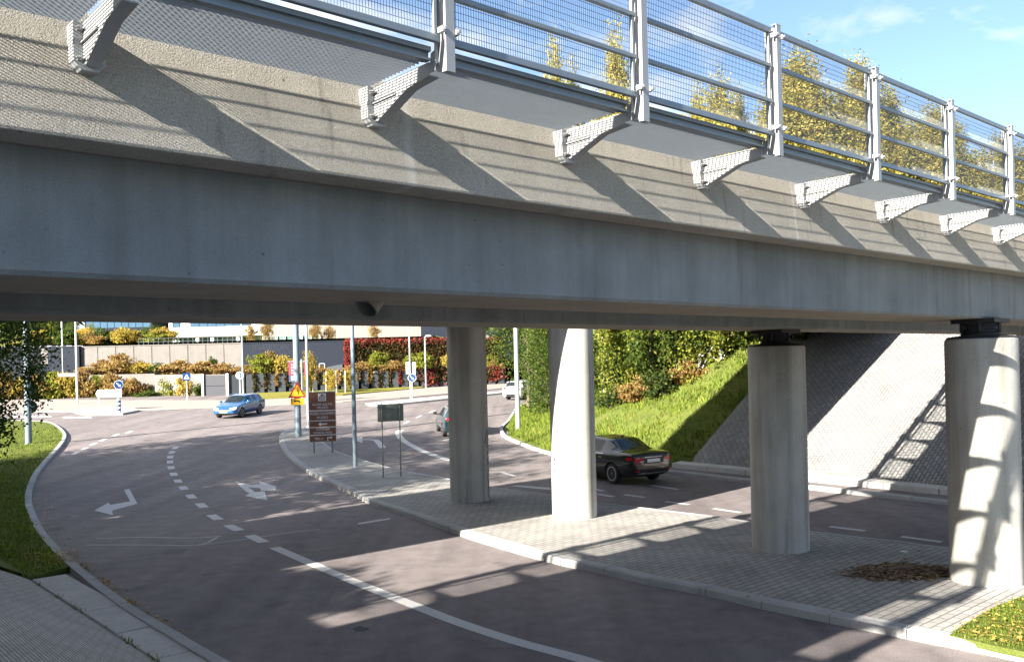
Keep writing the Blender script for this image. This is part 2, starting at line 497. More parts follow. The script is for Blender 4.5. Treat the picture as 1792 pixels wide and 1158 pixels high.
D = Vector((CU, -SU, 0))              # along the road, towards and past the camera
def build_setting():
    # ground under everything
    mb = MB()
    xs = [-400, -200, -120, -60, -30, 0, 30, 60, 120, 200, 400]
    ys = [-150, -60, -20, 0, 20]+list(range(30, 42))+[50, 60, 70, 80, 95, 130, 200, 420]
    vs = [(x, y, g(y)-.03) for y in ys for x in xs]
    n = len(xs)
    mb.add(vs, [(j*n+i, j*n+i+1, (j+1)*n+i+1, (j+1)*n+i) for j in range(len(ys)-1) for i in range(n-1)])
    tag(mb.build('ground', M_GROUND), None, None, None, 'structure')
    road = sheet('road', [(-140, -50), (95, -50), (95, 92), (-140, 92)], M_ASPH, 0., kind='structure')
    # ---- markings, children of the road
    def mark(name, px, lift=.005, world=None):
        return sheet(name, world or px_pts(px), M_PAINT, lift, parent=road)
    def dash(px0, px1, w):
        a, b = gp(*px0), gp(*px1)
        t = (b-a); t.z = 0; t.normalize()
        nn = Vector((-t.y, t.x, 0))*w/2
        mark('lane_dash', None, .005, [a+nn, b+nn, b-nn, a-nn])
    def line(px, w, lift=.005, name='lane_line'):
        P = smooth_path([gp(*p) for p in px], 5)
        L, R = [], []
        for i, p in enumerate(P):
            t = P[min(i+1, len(P)-1)]-P[max(i-1, 0)]; t.z = 0; t.normalize()
            nn = Vector((-t.y, t.x, 0))*w/2
            L.append(p+nn); R.append(p-nn)
        me = MB()
        m = len(P)
        me.add([(v.x, v.y, g(v.y)+lift) for v in L+R], [(i, i+1, m+i+1, m+i) for i in range(m-1)])
        return me.build(name, M_PAINT, road)
    # dashes between the two lanes of the left carriageway
    ctr = [(306.5, 783.5), (301, 791), (298, 799.5), (297.5, 808), (299.5, 818), (304, 829.5), (311.5, 841.5), (321, 853.5), (334.5, 868.5), (353, 884)]
    for (x, y) in ctr:
        a = gp(x, y)
        # direction follows the bend
        t = Vector((0, 0, 0))
        i = ctr.index((x, y))
        b, c = gp(*ctr[min(i+1, len(ctr)-1)]), gp(*ctr[max(i-1, 0)])
        t = (b-c); t.z = 0; t.normalize()
        nn = Vector((-t.y, t.x, 0))*.13
        mark('lane_dash', None, .005, [a+t*.5+nn, a-t*.5+nn, a-t*.5-nn, a+t*.5-nn])
    for p0, p1 in (((369, 900.5), (383, 909)), ((399, 918.5), (419, 928)), ((437, 936.5), (462, 948.5))): dash(p0, p1, .26)
    line([(480, 957.5), (560, 992), (640, 1025.5), (720, 1057), (800, 1088), (900, 1121), (1000, 1148), (1060, 1166)], .24)
    for x, y in ((131, 793), (147, 785), (163, 776.5), (180, 769.5), (202, 761), (225, 756)): dash((x-4, y+2.2), (x+5, y-2.2), .22)
    # turn arrows
    mark('turn_arrow', [(165, 893), (190, 879), (193, 883), (228, 877), (217, 856.5), (226.5, 855.5), (240.5, 881), (196.5, 893), (197.5, 901)])
    mark('turn_arrow', [(411, 842), (441, 848.5), (456, 846.5), (452, 841), (484, 851), (482, 857), (457, 858.5), (455, 854), (434, 852), (446, 860.5), (463, 859), (468, 875), (428, 867), (437, 863.5), (430, 859.5)])
    line([(628, 769), (655, 769.5), (664, 776), (670, 783.5)], .3, name='turn_arrow')
    mark('turn_arrow', [(616, 768.5), (634, 764.5), (634, 774.5)])
    # far carriageway
    line([(702, 752), (697, 757), (703, 768), (722, 780), (750, 793), (790, 806)], .32)
    for p0, p1 in (((707, 741), (715, 736.5)), ((729, 731), (737, 726.5)), ((752, 722), (760, 718))): dash(p0, p1, .2)
    for p0, p1 in (((776, 770), (790, 768)), ((878, 826), (902, 833)), ((1030, 853), (1056, 859)), ((1045, 864), (1074, 869)), ((1092, 865), (1128, 870)),
                   ((1165, 877.5), (1206, 882.5)), ((1140, 849), (1186, 856)), ((1248, 889.5), (1296, 896.5)), ((1452, 921), (1514, 928.5)), ((1577, 938.5), (1648, 948))): dash(p0, p1, .17)
    mark('lane_line', [(893, 850), (905, 849), (963, 853), (963, 857)])
    line([(168, 942), (250, 939.5), (330, 941), (388, 938)], .05, .004, 'old_marking')
    line([(150, 953), (250, 953), (345, 953), (380, 940)], .05, .004, 'old_marking')
    line([(345, 954), (420, 944), (520, 930), (560, 926)], .04, .004, 'old_marking')
    mark('lane_dash', [(626, 915), (662, 909), (684, 906), (682, 908.5), (650, 914), (627, 917.5)])
    # dark oil mark and manhole on the near lane
    sheet('tar_patch', px_pts([(617, 1099), (628, 1095), (644, 1098), (647, 1102), (630, 1105), (619, 1103)]), M_RUBBER, .004, parent=road)

    # ---- median island with its kerb
    front = smooth_path([gp(*p) for p in [(503, 754), (491, 762), (488.5, 772), (493, 786), (503, 801), (530, 823), (556, 838), (584, 852), (614, 865), (647, 883), (700, 900), (737, 913), (817, 942), (900, 967), (983, 990), (1060, 1006), (1141, 1025), (1240, 1043), (1314, 1062), (1420, 1084), (1524, 1105), (1582, 1117), (1744, 1149)]], 3)
    front.append(front[-1]+D*60)
    back = px_pts([(520, 749), (543, 749), (556, 758), (564, 771), (586, 788), (628, 801.6), (689, 819), (746, 830), (788, 837), (858, 851), (961, 864), (1046, 879), (1163, 892), (1260, 903), (1415, 928), (1668, 958)], .13)
    back.append(back[-1]+D*66)
    inner = []
    for i, p in enumerate(front):
        t = front[min(i+1, len(front)-1)]-front[max(i-1, 0)]; t.z = 0; t.normalize()
        inner.append(p+Vector((-t.y, t.x, 0))*.2)
    sheet('median_pavement', inner+back[::-1], M_PAVE, .132, .2, kind='structure')
    kerb('median_kerb', front, 1)
    kerb('median_kerb', [b for b in back[::-1]], 1, .14, .14)
    # grassed corner of the median
    gc = px_pts([(1662, 1112), (1672, 1104), (1690, 1092), (1712, 1078), (1740, 1062), (1792, 1043)], .14)
    e0, e1 = gc[-1]+D*30, gp(1744, 1141, .14)+D*30
    gb = px_pts([(1668, 1113), (1700, 1121), (1744, 1131)], .14)
    cg = gc+[e0, e1]+gb[::-1]
    sheet('lawn', cg, M_TURF, .15, .08, kind='structure')
    # bare patch with dry litter
    ell = []
    for k in range(28):
        a = 2*PI*k/28
        r = 1+.16*math.sin(3*a+1)+.1*math.sin(7*a)
        ell.append(gp(1582+92*r*math.cos(a), 1000+15*r*math.sin(a), .14))
    sheet('bare_soil', ell, M_DIRT, .137, kind='structure')

    # ---- left verge
    vk = [gp(*p) for p in [(-120, 735), (-60, 737), (0, 738), (50, 738.5), (87, 741), (103, 748), (114, 758), (117, 768), (107, 785), (89, 805), (71, 828), (59, 855), (56, 880), (64, 906), (80, 936), (100, 960), (128, 987), (173, 1024), (235, 1071), (307, 1114), (379, 1158)]]
    vk = smooth_path(vk, 3)
    vk.append(vk[-1]+D*45)
    inn = []
    for i, p in enumerate(vk):
        t = vk[min(i+1, len(vk)-1)]-vk[max(i-1, 0)]; t.z = 0; t.normalize()
        inn.append(p+Vector((t.y, -t.x, 0))*.2)
    cut = [i for i, p in enumerate(inn) if sq(p.x, p.y)[1] < 18.6][0]
    lawn_pts = inn[:cut]+[wsq(4.3, 18.6), wsq(3.6, 18.8), wsq(3.6, 60), (-90, 20, 0), (-110, 45, 0)]
    sheet('lawn', lawn_pts, M_TURF, .12, .1, kind='structure')
    kerb('verge_kerb', vk, -1, .2, .13)
    # embankment beside the camera
    def field(name, s0, s1, q0, q1, ds, dq, mat, fn, lift=0., local=True):
        mb = MB()
        ns, nq = int((s1-s0)/ds)+1, int((q1-q0)/dq)+1
        vs = []
        for j in range(nq):
            for i in range(ns):
                s, q = s0+(s1-s0)*i/(ns-1), q0+(q1-q0)*j/(nq-1)
                w = wsq(s, q)
                vs.append((s, q, fn(w.x, w.y, s, q)+lift))
        mb.add(vs, [(j*ns+i, j*ns+i+1, (j+1)*ns+i+1, (j+1)*ns+i) for j in range(nq-1) for i in range(ns-1)])
        o = mb.build(name, mat, rz=BR, smooth=True)
        return tag(o, None, None, None, 'structure')
    field('embankment', -30, 4.25, 18.7, 75, 1.2, 2., M_TURF, lambda x, y, s, q: g(y)+emb(x, y)+.1)
    field('embankment', -30, 4.25, -60, -14, 1.2, 2., M_TURF, lambda x, y, s, q: g(y)+emb(x, y)+.1)
    field('cobbled_slope', -30, 4.22, -14, 18.7, .5, .6, M_COBNEAR, lambda x, y, s, q: emb(x, y)+.05)
    # toe beam and strip at the near abutment
    bm_ = MB()
    for k in range(24):
        q0 = 18.4-k*1.6
        dz = random.uniform(-.008, .008)
        bm_.box(4.2, 4.78, q0-1.585, q0, -.05, .10+dz)
    tag(bm_.build('toe_beam', M_BEAM, rz=BR, bevel=.012), None, None, None, 'structure')

    # ---- far abutment: kerb, strip, toe beam, cobbles, grass bank
    kp = [(-30, 23.3), (-10, 23.3), (5, 23.4), (9.9, 23.6), (14, 23.9), (18.8, 24.3), (23, 24.85), (26.7, 25.7), (30, 27.1), (33.4, 28.85), (36.5, 31.3), (39, 34), (42.3, 37.3), (45.4, 40.5), (50, 46.5), (60, 60), (70, 75)]
    path = smooth_path([wsq(s, q) for q, s in kp], 4)
    kerb('bank_kerb', path, -1, .18, .12)
    strip = [wsq(s+.15, q) for q, s in kp if q < 21]
    tb = [wsq(interp(q, TOE)+.75, q) for q in (-30, -10, 5, 9.9, 14, 18.8, 20.5)]
    sheet('paving_strip', strip+[wsq(24.9, 21)]+tb[::-1], M_ASPH, .1, .1, kind='structure')
    b2 = MB()
    q = 20.
    while q > -30:
        a, b = interp(q, TOE)+.42, interp(q-1.58, TOE)+.42
        vs = []
        dz = random.uniform(-.008, .008)
        for qq, ss in ((q, a), (q-1.58, b)):
            vs += [(ss, qq, 0), (ss, qq, .27+dz), (ss+.5, qq, .30+dz), (ss+.5, qq, 0)]
        b2.add(vs, [(0, 1, 5, 4), (1, 2, 6, 5), (2, 3, 7, 6), (0, 4, 7, 3), (3, 2, 1, 0), (4, 5, 6, 7)])
        q -= 1.6
    tag(b2.build('toe_beam', M_BEAM, rz=BR, bevel=.012), None, None, None, 'structure')
    def cob(x, y, s, q):
        d = s-interp(q, TOE)-.9
        return .24+min(5.4, .62*max(0, d))
    field('cobbled_slope', 24.4, 42, -30, 19.6, .4, .6, M_COBBLE, lambda x, y, s, q: max(cob(x, y, s, q), -.2) if s > interp(q, TOE)+.85 else -.25)
    def bk(x, y, s, q):
        n = .12*math.sin(s*1.7+q*.9)*math.sin(q*1.3-s*.6)
        hb = bank(x, y)
        return g(y)+hb+(.11+n*min(1, hb*1.5) if s > interp(q, TOE)+.1 else -.15)
    field('grass_bank', 24, 110, 19.62, 90, .6, .6, M_TURF, bk)
    field('grass_bank', 36, 110, -70, 19.62, 2.5, 2.5, M_TURF, lambda x, y, s, q: 5.1)
    # ---- far pavements, islands, lawn strip
    far = px_pts([(-150, 722), (0, 722), (150, 720), (300, 716), (430, 711), (600, 704), (700, 697), (790, 689), (880, 680), (1000, 668)])
    farb = px_pts([(-150, 700), (0, 700), (150, 700), (300, 701), (430, 701), (600, 693), (735, 680.5), (800, 675), (880, 667), (1000, 655)])
    sheet('far_pavement', far+farb[::-1], flat('pale_asphalt', (.27, .235, .21), .85, 0, .14, 1.5, .3), .06, .1, kind='structure')
    sheet('lawn', px_pts([(425, 700), (600, 692), (740, 680), (736, 674), (600, 682), (425, 690)]), M_HILL, .12, .1, kind='structure')
    sheet('traffic_island', px_pts([(128, 722), (150, 717), (200, 714.5), (232, 716), (243, 720), (215, 726), (150, 727)]), M_BEAM, .14, .2, kind='structure')
    sheet('traffic_island', px_pts([(640, 708), (720, 701), (800, 693.5), (880, 687), (880, 689.5), (800, 698), (724, 706), (690, 709.5), (650, 711)]), M_BEAM, .14, .2, kind='structure')
    for pp in ([(20, 727), (90, 727), (90, 730), (20, 731)], [(110, 729), (160, 729), (160, 731.5), (110, 732)]):
        sheet('crossing_stripe', px_pts(pp), M_PAINT, .005, parent=road)
    # ---- hillside behind the walls
    mb = MB()
    xs = [x for x in range(-170, 171, 6)]
    ys = [92.6, 96, 100, 106, 112, 120, 130, 140, 155, 175, 200, 240, 300, 400]
    def hz(x, y):
        w = max(0., min(1., (-47-x)/14))
        base = 7.2 if y < 93 else 7.3
        rise = w*min(1, (y-92.6)/55)*3.9
        return base+rise+max(0, y-175)*.06+.25*math.sin(x*.3)*math.sin(y*.21)*w
    vs = [(x, y, hz(x, y) if x < -5 else hz(x, y)-min(5.5, (x+5)*.6) if x < 4 else g(95)+.2+max(0, y-175)*.06) for y in ys for x in xs]
    n = len(xs)
    mb.add(vs, [(j*n+i, j*n+i+1, (j+1)*n+i+1, (j+1)*n+i) for j in range(len(ys)-1) for i in range(n-1)])
    tag(mb.build('hillside', M_HILL, smooth=True), None, None, None, 'structure')
    return road, vk, cg, lawn_pts

# ---------------------------------------------------------------- bridges
QF, QG, QGB, QFB = 5.2315, 5.6716, 10.30, 10.60
ZS, ZG, ZTOP = CH+1.308, CH+.5895, CH+2.06

def build_bridge():
    S0, S1 = -14., 60.
    b = thing('concrete_bridge', 'near grey concrete bridge deck spanning the road overhead on two girders', 'bridge', (0, 0, 0), BR)
    m = MB(); m.prism([(QF, ZS), (QF+.30, ZS), (QF+.30, ZTOP), (QF+(ZTOP-ZS)*.123, ZTOP)], S0, S1, lambda q, z, s: (s, q, z))
    m.build('edge_beam', M_FASCIA, b, bevel=.02)
    m = MB(); m.box(S0, S1, QFB-.30, QFB, ZS, ZTOP)
    m.build('edge_beam', M_FASCIA, b, bevel=.02)
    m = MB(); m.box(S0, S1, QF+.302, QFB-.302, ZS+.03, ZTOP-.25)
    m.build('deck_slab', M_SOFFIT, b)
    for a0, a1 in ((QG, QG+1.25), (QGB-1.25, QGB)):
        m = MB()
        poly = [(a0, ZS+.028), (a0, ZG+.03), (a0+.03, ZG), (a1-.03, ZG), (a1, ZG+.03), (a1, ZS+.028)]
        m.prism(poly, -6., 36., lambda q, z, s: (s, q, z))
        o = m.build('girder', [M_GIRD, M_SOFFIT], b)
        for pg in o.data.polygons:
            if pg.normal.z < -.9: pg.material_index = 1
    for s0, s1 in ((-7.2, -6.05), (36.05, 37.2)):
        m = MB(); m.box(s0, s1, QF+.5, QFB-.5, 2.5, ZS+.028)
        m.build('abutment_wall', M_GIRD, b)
    for s in (3.5, 20.):
        m = MB()
        for k in range(1): m.box(s-.22, s+.22, QG+1.252, QGB-1.252, ZG+.25, ZS+.028)
        m.build('cross_beam', M_SLABC, b)
    # slanted drain spout under the girder
    P = at(640, 527, 7.75)
    s, q = sq(P.x, P.y)
    m = MB()
    ax = Vector((-.66, -.22, -.70)).normalized()
    p0 = Vector((s+.10, q, ZG+.07))
    a = ax.cross(Vector((0, 1, 0))).normalized(); bb = ax.cross(a)
    ring = lambda r, off, sl: [p0+ax*(off+sl*math.cos(t))+a*r*math.cos(t)+bb*r*math.sin(t) for t in [2*PI*k/20 for k in range(20)]]
    # outer and inner walls, cut level with the ground side
    o0, o1, i1, i0 = ring(.105, -.06, 0), ring(.105, .19, 0), ring(.092, .19, 0), ring(.092, .03, 0)
    vs = o0+o1+i1+i0
    fs = []
    for r in range(3):
        for k in range(20):
            k2 = (k+1) % 20
            fs.append((r*20+k, r*20+k2, (r+1)*20+k2, (r+1)*20+k))
    m.add(vs, fs); m.add(i0, [list(range(20))], 1)
    m.build('drain_spout', [M_SLABC, M_BLACK], b, smooth=True)
    # ---- second bridge behind, hidden but for its shade
    z0, z1 = CH+1.5, CH+2.65
    c = thing('concrete_bridge', 'second concrete bridge deck hidden behind the near one, carried on two sunlit columns', 'bridge', (0, 0, 0), BR)
    m = MB()
    poly = [(14.75, z1), (14.75, z1-.45), (14.95, z1-.5), (15.05, z0), (20.1, z0), (20.25, z1-.5), (20.5, z1-.45), (20.5, z1)]
    m.prism(poly, -16., 62., lambda q, z, s: (s, q, z))
    m.build('deck_slab', M_SLABC, c)
    for q in (14.9, 20.35):
        for k in range(30):
            m = MB(); m.box(-14+k*2.5-.03, -14+k*2.5+.03, q-.03, q+.03, z1, z1+.95)
            if k: o = bpy.data.objects.new('barrier_post', pm); COL.objects.link(o); o.parent = c; o.location = (k*2.5, q-14.9, 0)
            elif q < 15: o = m.build('barrier_post', M_GALV, c); pm = o.data
            else: o = bpy.data.objects.new('barrier_post', pm); COL.objects.link(o); o.parent = c; o.location = (0, q-14.9, 0)
        m = MB()
        m.box(-15, 60, q-.03, q+.03, z1+.95, z1+1.02)
        m.box(-15, 60, q-.025, q+.025, z1+.5, z1+.55)
        m.build('barrier_rail', M_GALV, c)
    return b, c

def build_columns():
    S = 15.556
    data = [(19.489, CH+1.5, False, 'shaded round concrete column with purple graffiti, leftmost behind the brown sign'),
            (15.384, CH+1.5, False, 'round concrete column in full white sunlight beside the black car'),
            (9.685, CH+.27, True, 'grey shaded round concrete column standing in front of the cobbled slope'),
            (5.855, CH+.27, True, 'nearest round concrete column with bright fence shadow windows on it')]
    for i, (q, zt, bearing, lab) in enumerate(data):
        w = wsq(S, q)
        c = thing('bridge_column', lab, 'column', (w.x, w.y, 0), BR, 'round concrete columns carrying the bridges')
        m = MB()
        seg = 72
        prof = [(.548, .05), (.55, .2)]+[(.55+.003*random.uniform(-1, 1), .2+k*(zt-.35)/9) for k in range(1, 9)]+[(.55, zt-.06), (.542, zt-.015), (.52, zt)]
        m.lathe(prof, seg)
        m.build('shaft', M_COLUMN, c, smooth=True)
        if bearing:
            m = MB(); m.lathe([(.53, zt+.002), (.50, zt+.03), (.30, zt+.055), (.30, zt+.09)], 32)
            m.build('bearing_seat', M_RUBBER, c, smooth=True)
            m = MB()
            m.lathe([(.27, zt+.091), (.29, zt+.1), (.29, zt+.14), (.26, zt+.15), (.26, zt+.2), (.30, zt+.21), (.30, zt+.25)], 32)
            for k in range(6):
                t = 2*PI*k/6+.3
                m.tube([(.32*math.cos(t), .32*math.sin(t), zt+.1), (.32*math.cos(t), .32*math.sin(t), zt+.27)], .022, 8)
            m.box(-.34, .34, -.34, .34, zt+.252, ZG-.002)
            m.build('bearing', M_RUBBER, c)
        # graffiti strokes following the round surface
        def stroke(pts, mat, wd=.035):
            # pts: (view angle offset from camera direction in degrees (right +), height)
            base = math.atan2(-w.y, -w.x)-BR
            mb = MB()
            P = smooth_path([(a, z, 0) for a, z in pts], 5)
            vs = []
            for k, p in enumerate(P):
                t = P[min(k+1, len(P)-1)]-P[max(k-1, 0)]
                ln = math.hypot(t.x*.0096, t.y) or 1
                nx, nz = -t.y/ln, t.x*.0096/ln
                for sgn in (-1, 1):
                    a = math.radians(p.x+sgn*nx*wd/2/.0096)
                    z = p.y+sgn*nz*wd/2
                    r = .557
                    vs.append((r*math.cos(base+a), r*math.sin(base+a), z))
            n = len(P)
            mb.add(vs, [(2*k, 2*k+1, 2*k+3, 2*k+2) for k in range(n-1)])
            mb.build('graffiti', mat, c, fix=False)
        if i == 0:
            stroke([(52, 1.75), (60, 1.95), (66, 2.1), (70, 1.9), (63, 1.7), (72, 1.6)], M_GRAF, .05)
            stroke([(66, 1.5), (70, 1.42)], M_GRAFD, .06)
            stroke([(66, 1.3), (70, 1.2), (66, 1.12)], M_GRAFD, .05)
            stroke([(70, 1.0), (66, .8), (70, .55), (66, .4), (71, .2)], M_GRAF, .04)
        if i == 1:
            stroke([(-60, 1.55), (-56, 1.6), (-54, 1.5), (-58, 1.42)], M_GRAFD, .03)
            stroke([(-58, 1.35), (-55, 1.22)], M_GRAFD, .035)
            stroke([(-58, 1.02), (-55, .98), (-56, .9)], M_GRAFD, .03)
            stroke([(-60, .8), (-57, .6), (-59, .35)], M_GRAFD, .02)

# ---------------------------------------------------------------- walkway + railing (built once, turned round for the other side)
S_P, DS = 3.42, 1.884
def build_walkway():
    NB0, NB1 = -4, 12
    zt = CH+1.95
    w = thing('service_walkway', 'galvanised steel grating walkway on brackets along the sunlit near edge of the bridge', 'walkway', wsq(0, QF, 0), BR)
    r = thing('bridge_railing', 'tall galvanised railing with wire mesh panels on the near walkway', 'railing', wsq(0, QF, 0), BR)
    # bracket prototype at x=0
    def bracket():
        m = MB()
        web = [(-.03, zt-.03), (-.03, zt-.235), (-.05, zt-.235), (-.40, zt-.10), (-.66, zt-.075), (-.66, zt-.03)]
        m.prism([(-.03, zt-.006), (-.03, zt-.235), (-.055, zt-.235), (-.42, zt-.098), (-.67, zt-.078), (-.67, zt-.006)], -.004, .004, lambda o, z, d: (d-.028, o, z))
        # flanges: top, bottom sloping, mid rib
        m.box(-.03, .045, -.67, -.03, zt-.0055, zt)
        for (o0, z0), (o1, z1) in (((-.055, zt-.235), (-.42, zt-.098)), ((-.42, zt-.098), (-.67, zt-.078))):
            m.add([(-.03, o0, z0), (.05, o0, z0), (.05, o1, z1), (-.03, o1, z1), (-.03, o0, z0-.008), (.05, o0, z0-.008), (.05, o1, z1-.008), (-.03, o1, z1-.008)],
                  [(0, 1, 2, 3), (7, 6, 5, 4), (0, 4, 5, 1), (1, 5, 6, 2), (2, 6, 7, 3), (3, 7, 4, 0)])
        m.box(-.046, -.0322, -.30, -.03, zt-.118, zt-.106)
        o = m.build('bracket', M_GALVL, w)
        e = MB()
        pl = [(-.085, zt-.0), (.085, zt-.0), (.085, zt-.22), (.045, zt-.265), (-.045, zt-.265), (-.085, zt-.22)]
        e.prism(pl, -.028, .08, lambda x, z, d: (x, d, z))
        e.build('end_plate', M_GALVL, o, bevel=.004)
        bm0 = None
        for x, z in ((-.058, zt-.04), (.06, zt-.05), (-.058, zt-.205), (.06, zt-.20)):
            if bm0 is None:
                bo = MB()
                bo.lathe([(.014, -.0285), (.014, -.05), (.008, -.0502), (.008, -.075)], 6, 'y')
                b_ = bo.build('bolt', M_BOLT, o); bm0 = b_.data
            else:
                b_ = bpy.data.objects.new('bolt', bm0); COL.objects.link(b_); b_.parent = o
            b_.location = (x, 0, z)
        return o
    def grating():
        m = MB()
        x0, x1 = .045, DS-.04
        n = 17
        for k in range(n):
            o = .03-.69*k/(n-1)
            m.box(x0, x1, o-.0013, o+.0013, zt+.008, zt+.030)
        k = x0
        while k < x1:
            m.box(k-.003, k+.003, -.665, .034, zt+.0258, zt+.0295)
            k += .0405
        return m.build('grating_panel', M_GRATE, w, fix=False)
    def edge():
        m = MB()
        x0, x1 = .055, DS-.055
        m.box(x0, x1, -.70, -.672, zt-.012, zt+.088)          # edge channel web
        m.box(x0, x1, -.73, -.7005, zt+.045, zt+.075)           # upper lip outwards
        m.box(x0, x1, -.725, -.7005, zt-.012, zt+.004)
        return m.build('edge_channel', M_GALV, w)
    def post():
        m = MB()
        y0, y1 = -.86, -.735                       # outer, inner faces of the H section
        zb, zz = CH+1.845, CH+3.025
        m.box(-.035, .035, y0, y0+.009, zb, zz)                # outer flange
        m.box(-.035, .035, y1-.009, y1, zb+.09, zz-.02)             # inner flange
        m.box(-.006, .006, y0+.0095, y1-.0095, zb+.03, zz-.01)       # web
        m.box(-.0405, .0405, y0-.001, y0+.05, zz, zz+.008)       # cap
        m.add([(-.035, y0+.0095, zb), (.035, y0+.0095, zb), (.035, y0+.05, zb+.004), (-.035, y0+.05, zb+.004), (-.035, y0+.0095, zb+.06), (.035, y0+.0095, zb+.06)], [(0, 1, 2, 3), (0, 4, 5, 1), (1, 5, 2), (0, 3, 4), (3, 2, 5, 4)])
        # gusset to the bracket
        m.prism([(-.735, zt-.07), (-.735, zt+.06), (-.69, zt+.05), (-.675, zt-.07)], -.030, -.022, lambda o, z, d: (d, o, z))
        o = m.build('post', M_GALVL, r)
        bm0 = None
        for z in (CH+2.93, CH+2.10):
            for sx in (-1, 1):
                if bm0 is None:
                    b = MB()
                    b.box(-.012, .012, y0-.012, y0+.045, -.018, .018)
                    b.tube([(0, y0-.0121, 0), (0, y0-.034, 0)], .012, 6)
                    b_ = b.build('bolt', M_BOLT, o); bm0 = b_.data
                else:
                    b_ = bpy.data.objects.new('bolt', bm0); COL.objects.link(b_); b_.parent = o
                b_.location = (sx*.053, 0, z)
        return o
    def panel():
        m = MB()
        x0, x1 = .062, DS-.062
        y = -.795
        for z, h in ((CH+2.985, .026), (CH+2.665, .017), (CH+2.345, .017), (CH+2.055, .024)):
            m.box(x0-.02, x1+.02, y-.018, y+.018, z-h, z+h)
        m.box(x0, x0+.024, y-.012, y+.012, CH+2.08, CH+2.958)
        m.box(x1-.024, x1, y-.012, y+.012, CH+2.08, CH+2.958)
        o = m.build('panel_frame', M_GALV, r, bevel=.005)
        wv = MB()
        yw = y+.022
        k = x0+.012
        while k < x1:
            wv.box(k-.0014, k+.0014, yw, yw+.0028, CH+2.08, CH+2.96)
            k += .0212
        z = CH+2.09
        while z < CH+2.96:
            sag = random.uniform(-.004, .004)
            wv.box(x0, x1, yw+.0029, yw+.0057, z-.0014, z+.0014)
            z += .046
        wv.build('wire_mesh', M_WIRE, o, fix=False)
        return o
    B, G_, E_, PO, PA = bracket(), grating(), edge(), post(), panel()
    first = True
    for k in range(NB0, NB1+1):
        x = S_P+DS*k
        for proto, par in ((B, w), (G_, w), (E_, w), (PO, r), (PA, r)):
            o = proto if first else copy_tree(proto, par)
            o.location = (x, 0, 0)
        first = False
    w2, r2 = copy_tree(w), copy_tree(r)
    loc = wsq(S_P*2+DS*8+.6, QFB, 0)
    for o in (w2, r2):
        o.location = loc; o.rotation_euler = (0, 0, BR+PI)
    tag(w2, 'steel grating walkway along the far edge of the near bridge, hidden behind the deck')
    tag(r2, 'mesh railing along the hidden far edge of the near bridge deck')
# ---------------------------------------------------------------- lettering
def text_mesh(txt, size, align='CENTER'):
    cu = bpy.data.curves.new('lettering', 'FONT')
    cu.body = txt; cu.size = size; cu.align_x = align; cu.align_y = 'CENTER'
    cu.extrude = .002; cu.resolution_u = 3
    o = bpy.data.objects.new('lettering', cu)
    COL.objects.link(o)
    dg = bpy.context.evaluated_depsgraph_get()
    me = bpy.data.meshes.new_from_object(o.evaluated_get(dg))
    bpy.data.objects.remove(o); bpy.data.curves.remove(cu)
    return me

def lettering(txt, size, mat, parent, x, z, y, width=None, align='CENTER', bold=0.):
    """upright lettering in the xz plane facing -y"""
    me = text_mesh(txt, size, align)
    xs = [v.co.x for v in me.vertices]
    k = width/(max(xs)-min(xs)) if width else 1.
    for v in me.vertices:
        a, b, c = v.co
        v.co = (a*k, -c, b)
    me.materials.clear()
    o = link('lettering', me, mat, parent, (x, y, z))
    return o

def disc(name, r, y0, y1, mat, parent, x, z, seg=28):
    m = MB(); m.lathe([(r, y0), (r, y1)], seg, 'y')
    return m.build(name, mat, parent, (x, 0, z))

def face_cam(P): return math.atan2(P.y, P.x)-PI/2       # rotation that turns local -y towards the viewer

def pole(name, label, px, py, dia, h, cat, mat, lift=.1, lean=.0, group=None, P=None, base=True):
    P = P or gpt(px, py)
    t = thing(name, label, cat, (P.x, P.y, P.z-.02), face_cam(P), group)
    m = MB()
    m.tube([(0, 0, 0), (0, 0, h*.5), (0, 0, h)], [dia/2, dia/2*.93, dia/2*.8], 14)
    m.build('post', mat, t, smooth=True)
    if base:
        m = MB(); m.lathe([(dia*.8, 0), (dia*.8, .05), (dia*.62, .07), (dia*.56, .16)], 14)
        m.build('foot', mat, t, smooth=True)
    return t, P

def lamp_head(t, h, side=1, mat=None):
    m = MB()
    m.tube([(0, 0, h), (side*.5, 0, h+.18), (side*1.2, 0, h+.2)], .04, 8)
    m.build('arm', M_POLE, t, smooth=True)
    m = MB()
    m.prism([(side*1.1, h+.15), (side*1.75, h+.2), (side*1.7, h+.28), (side*1.15, h+.3)], -.14, .14, lambda a, b, d: (a, d, b))
    m.build('lamp_head', M_LIGHTC, t, bevel=.03)

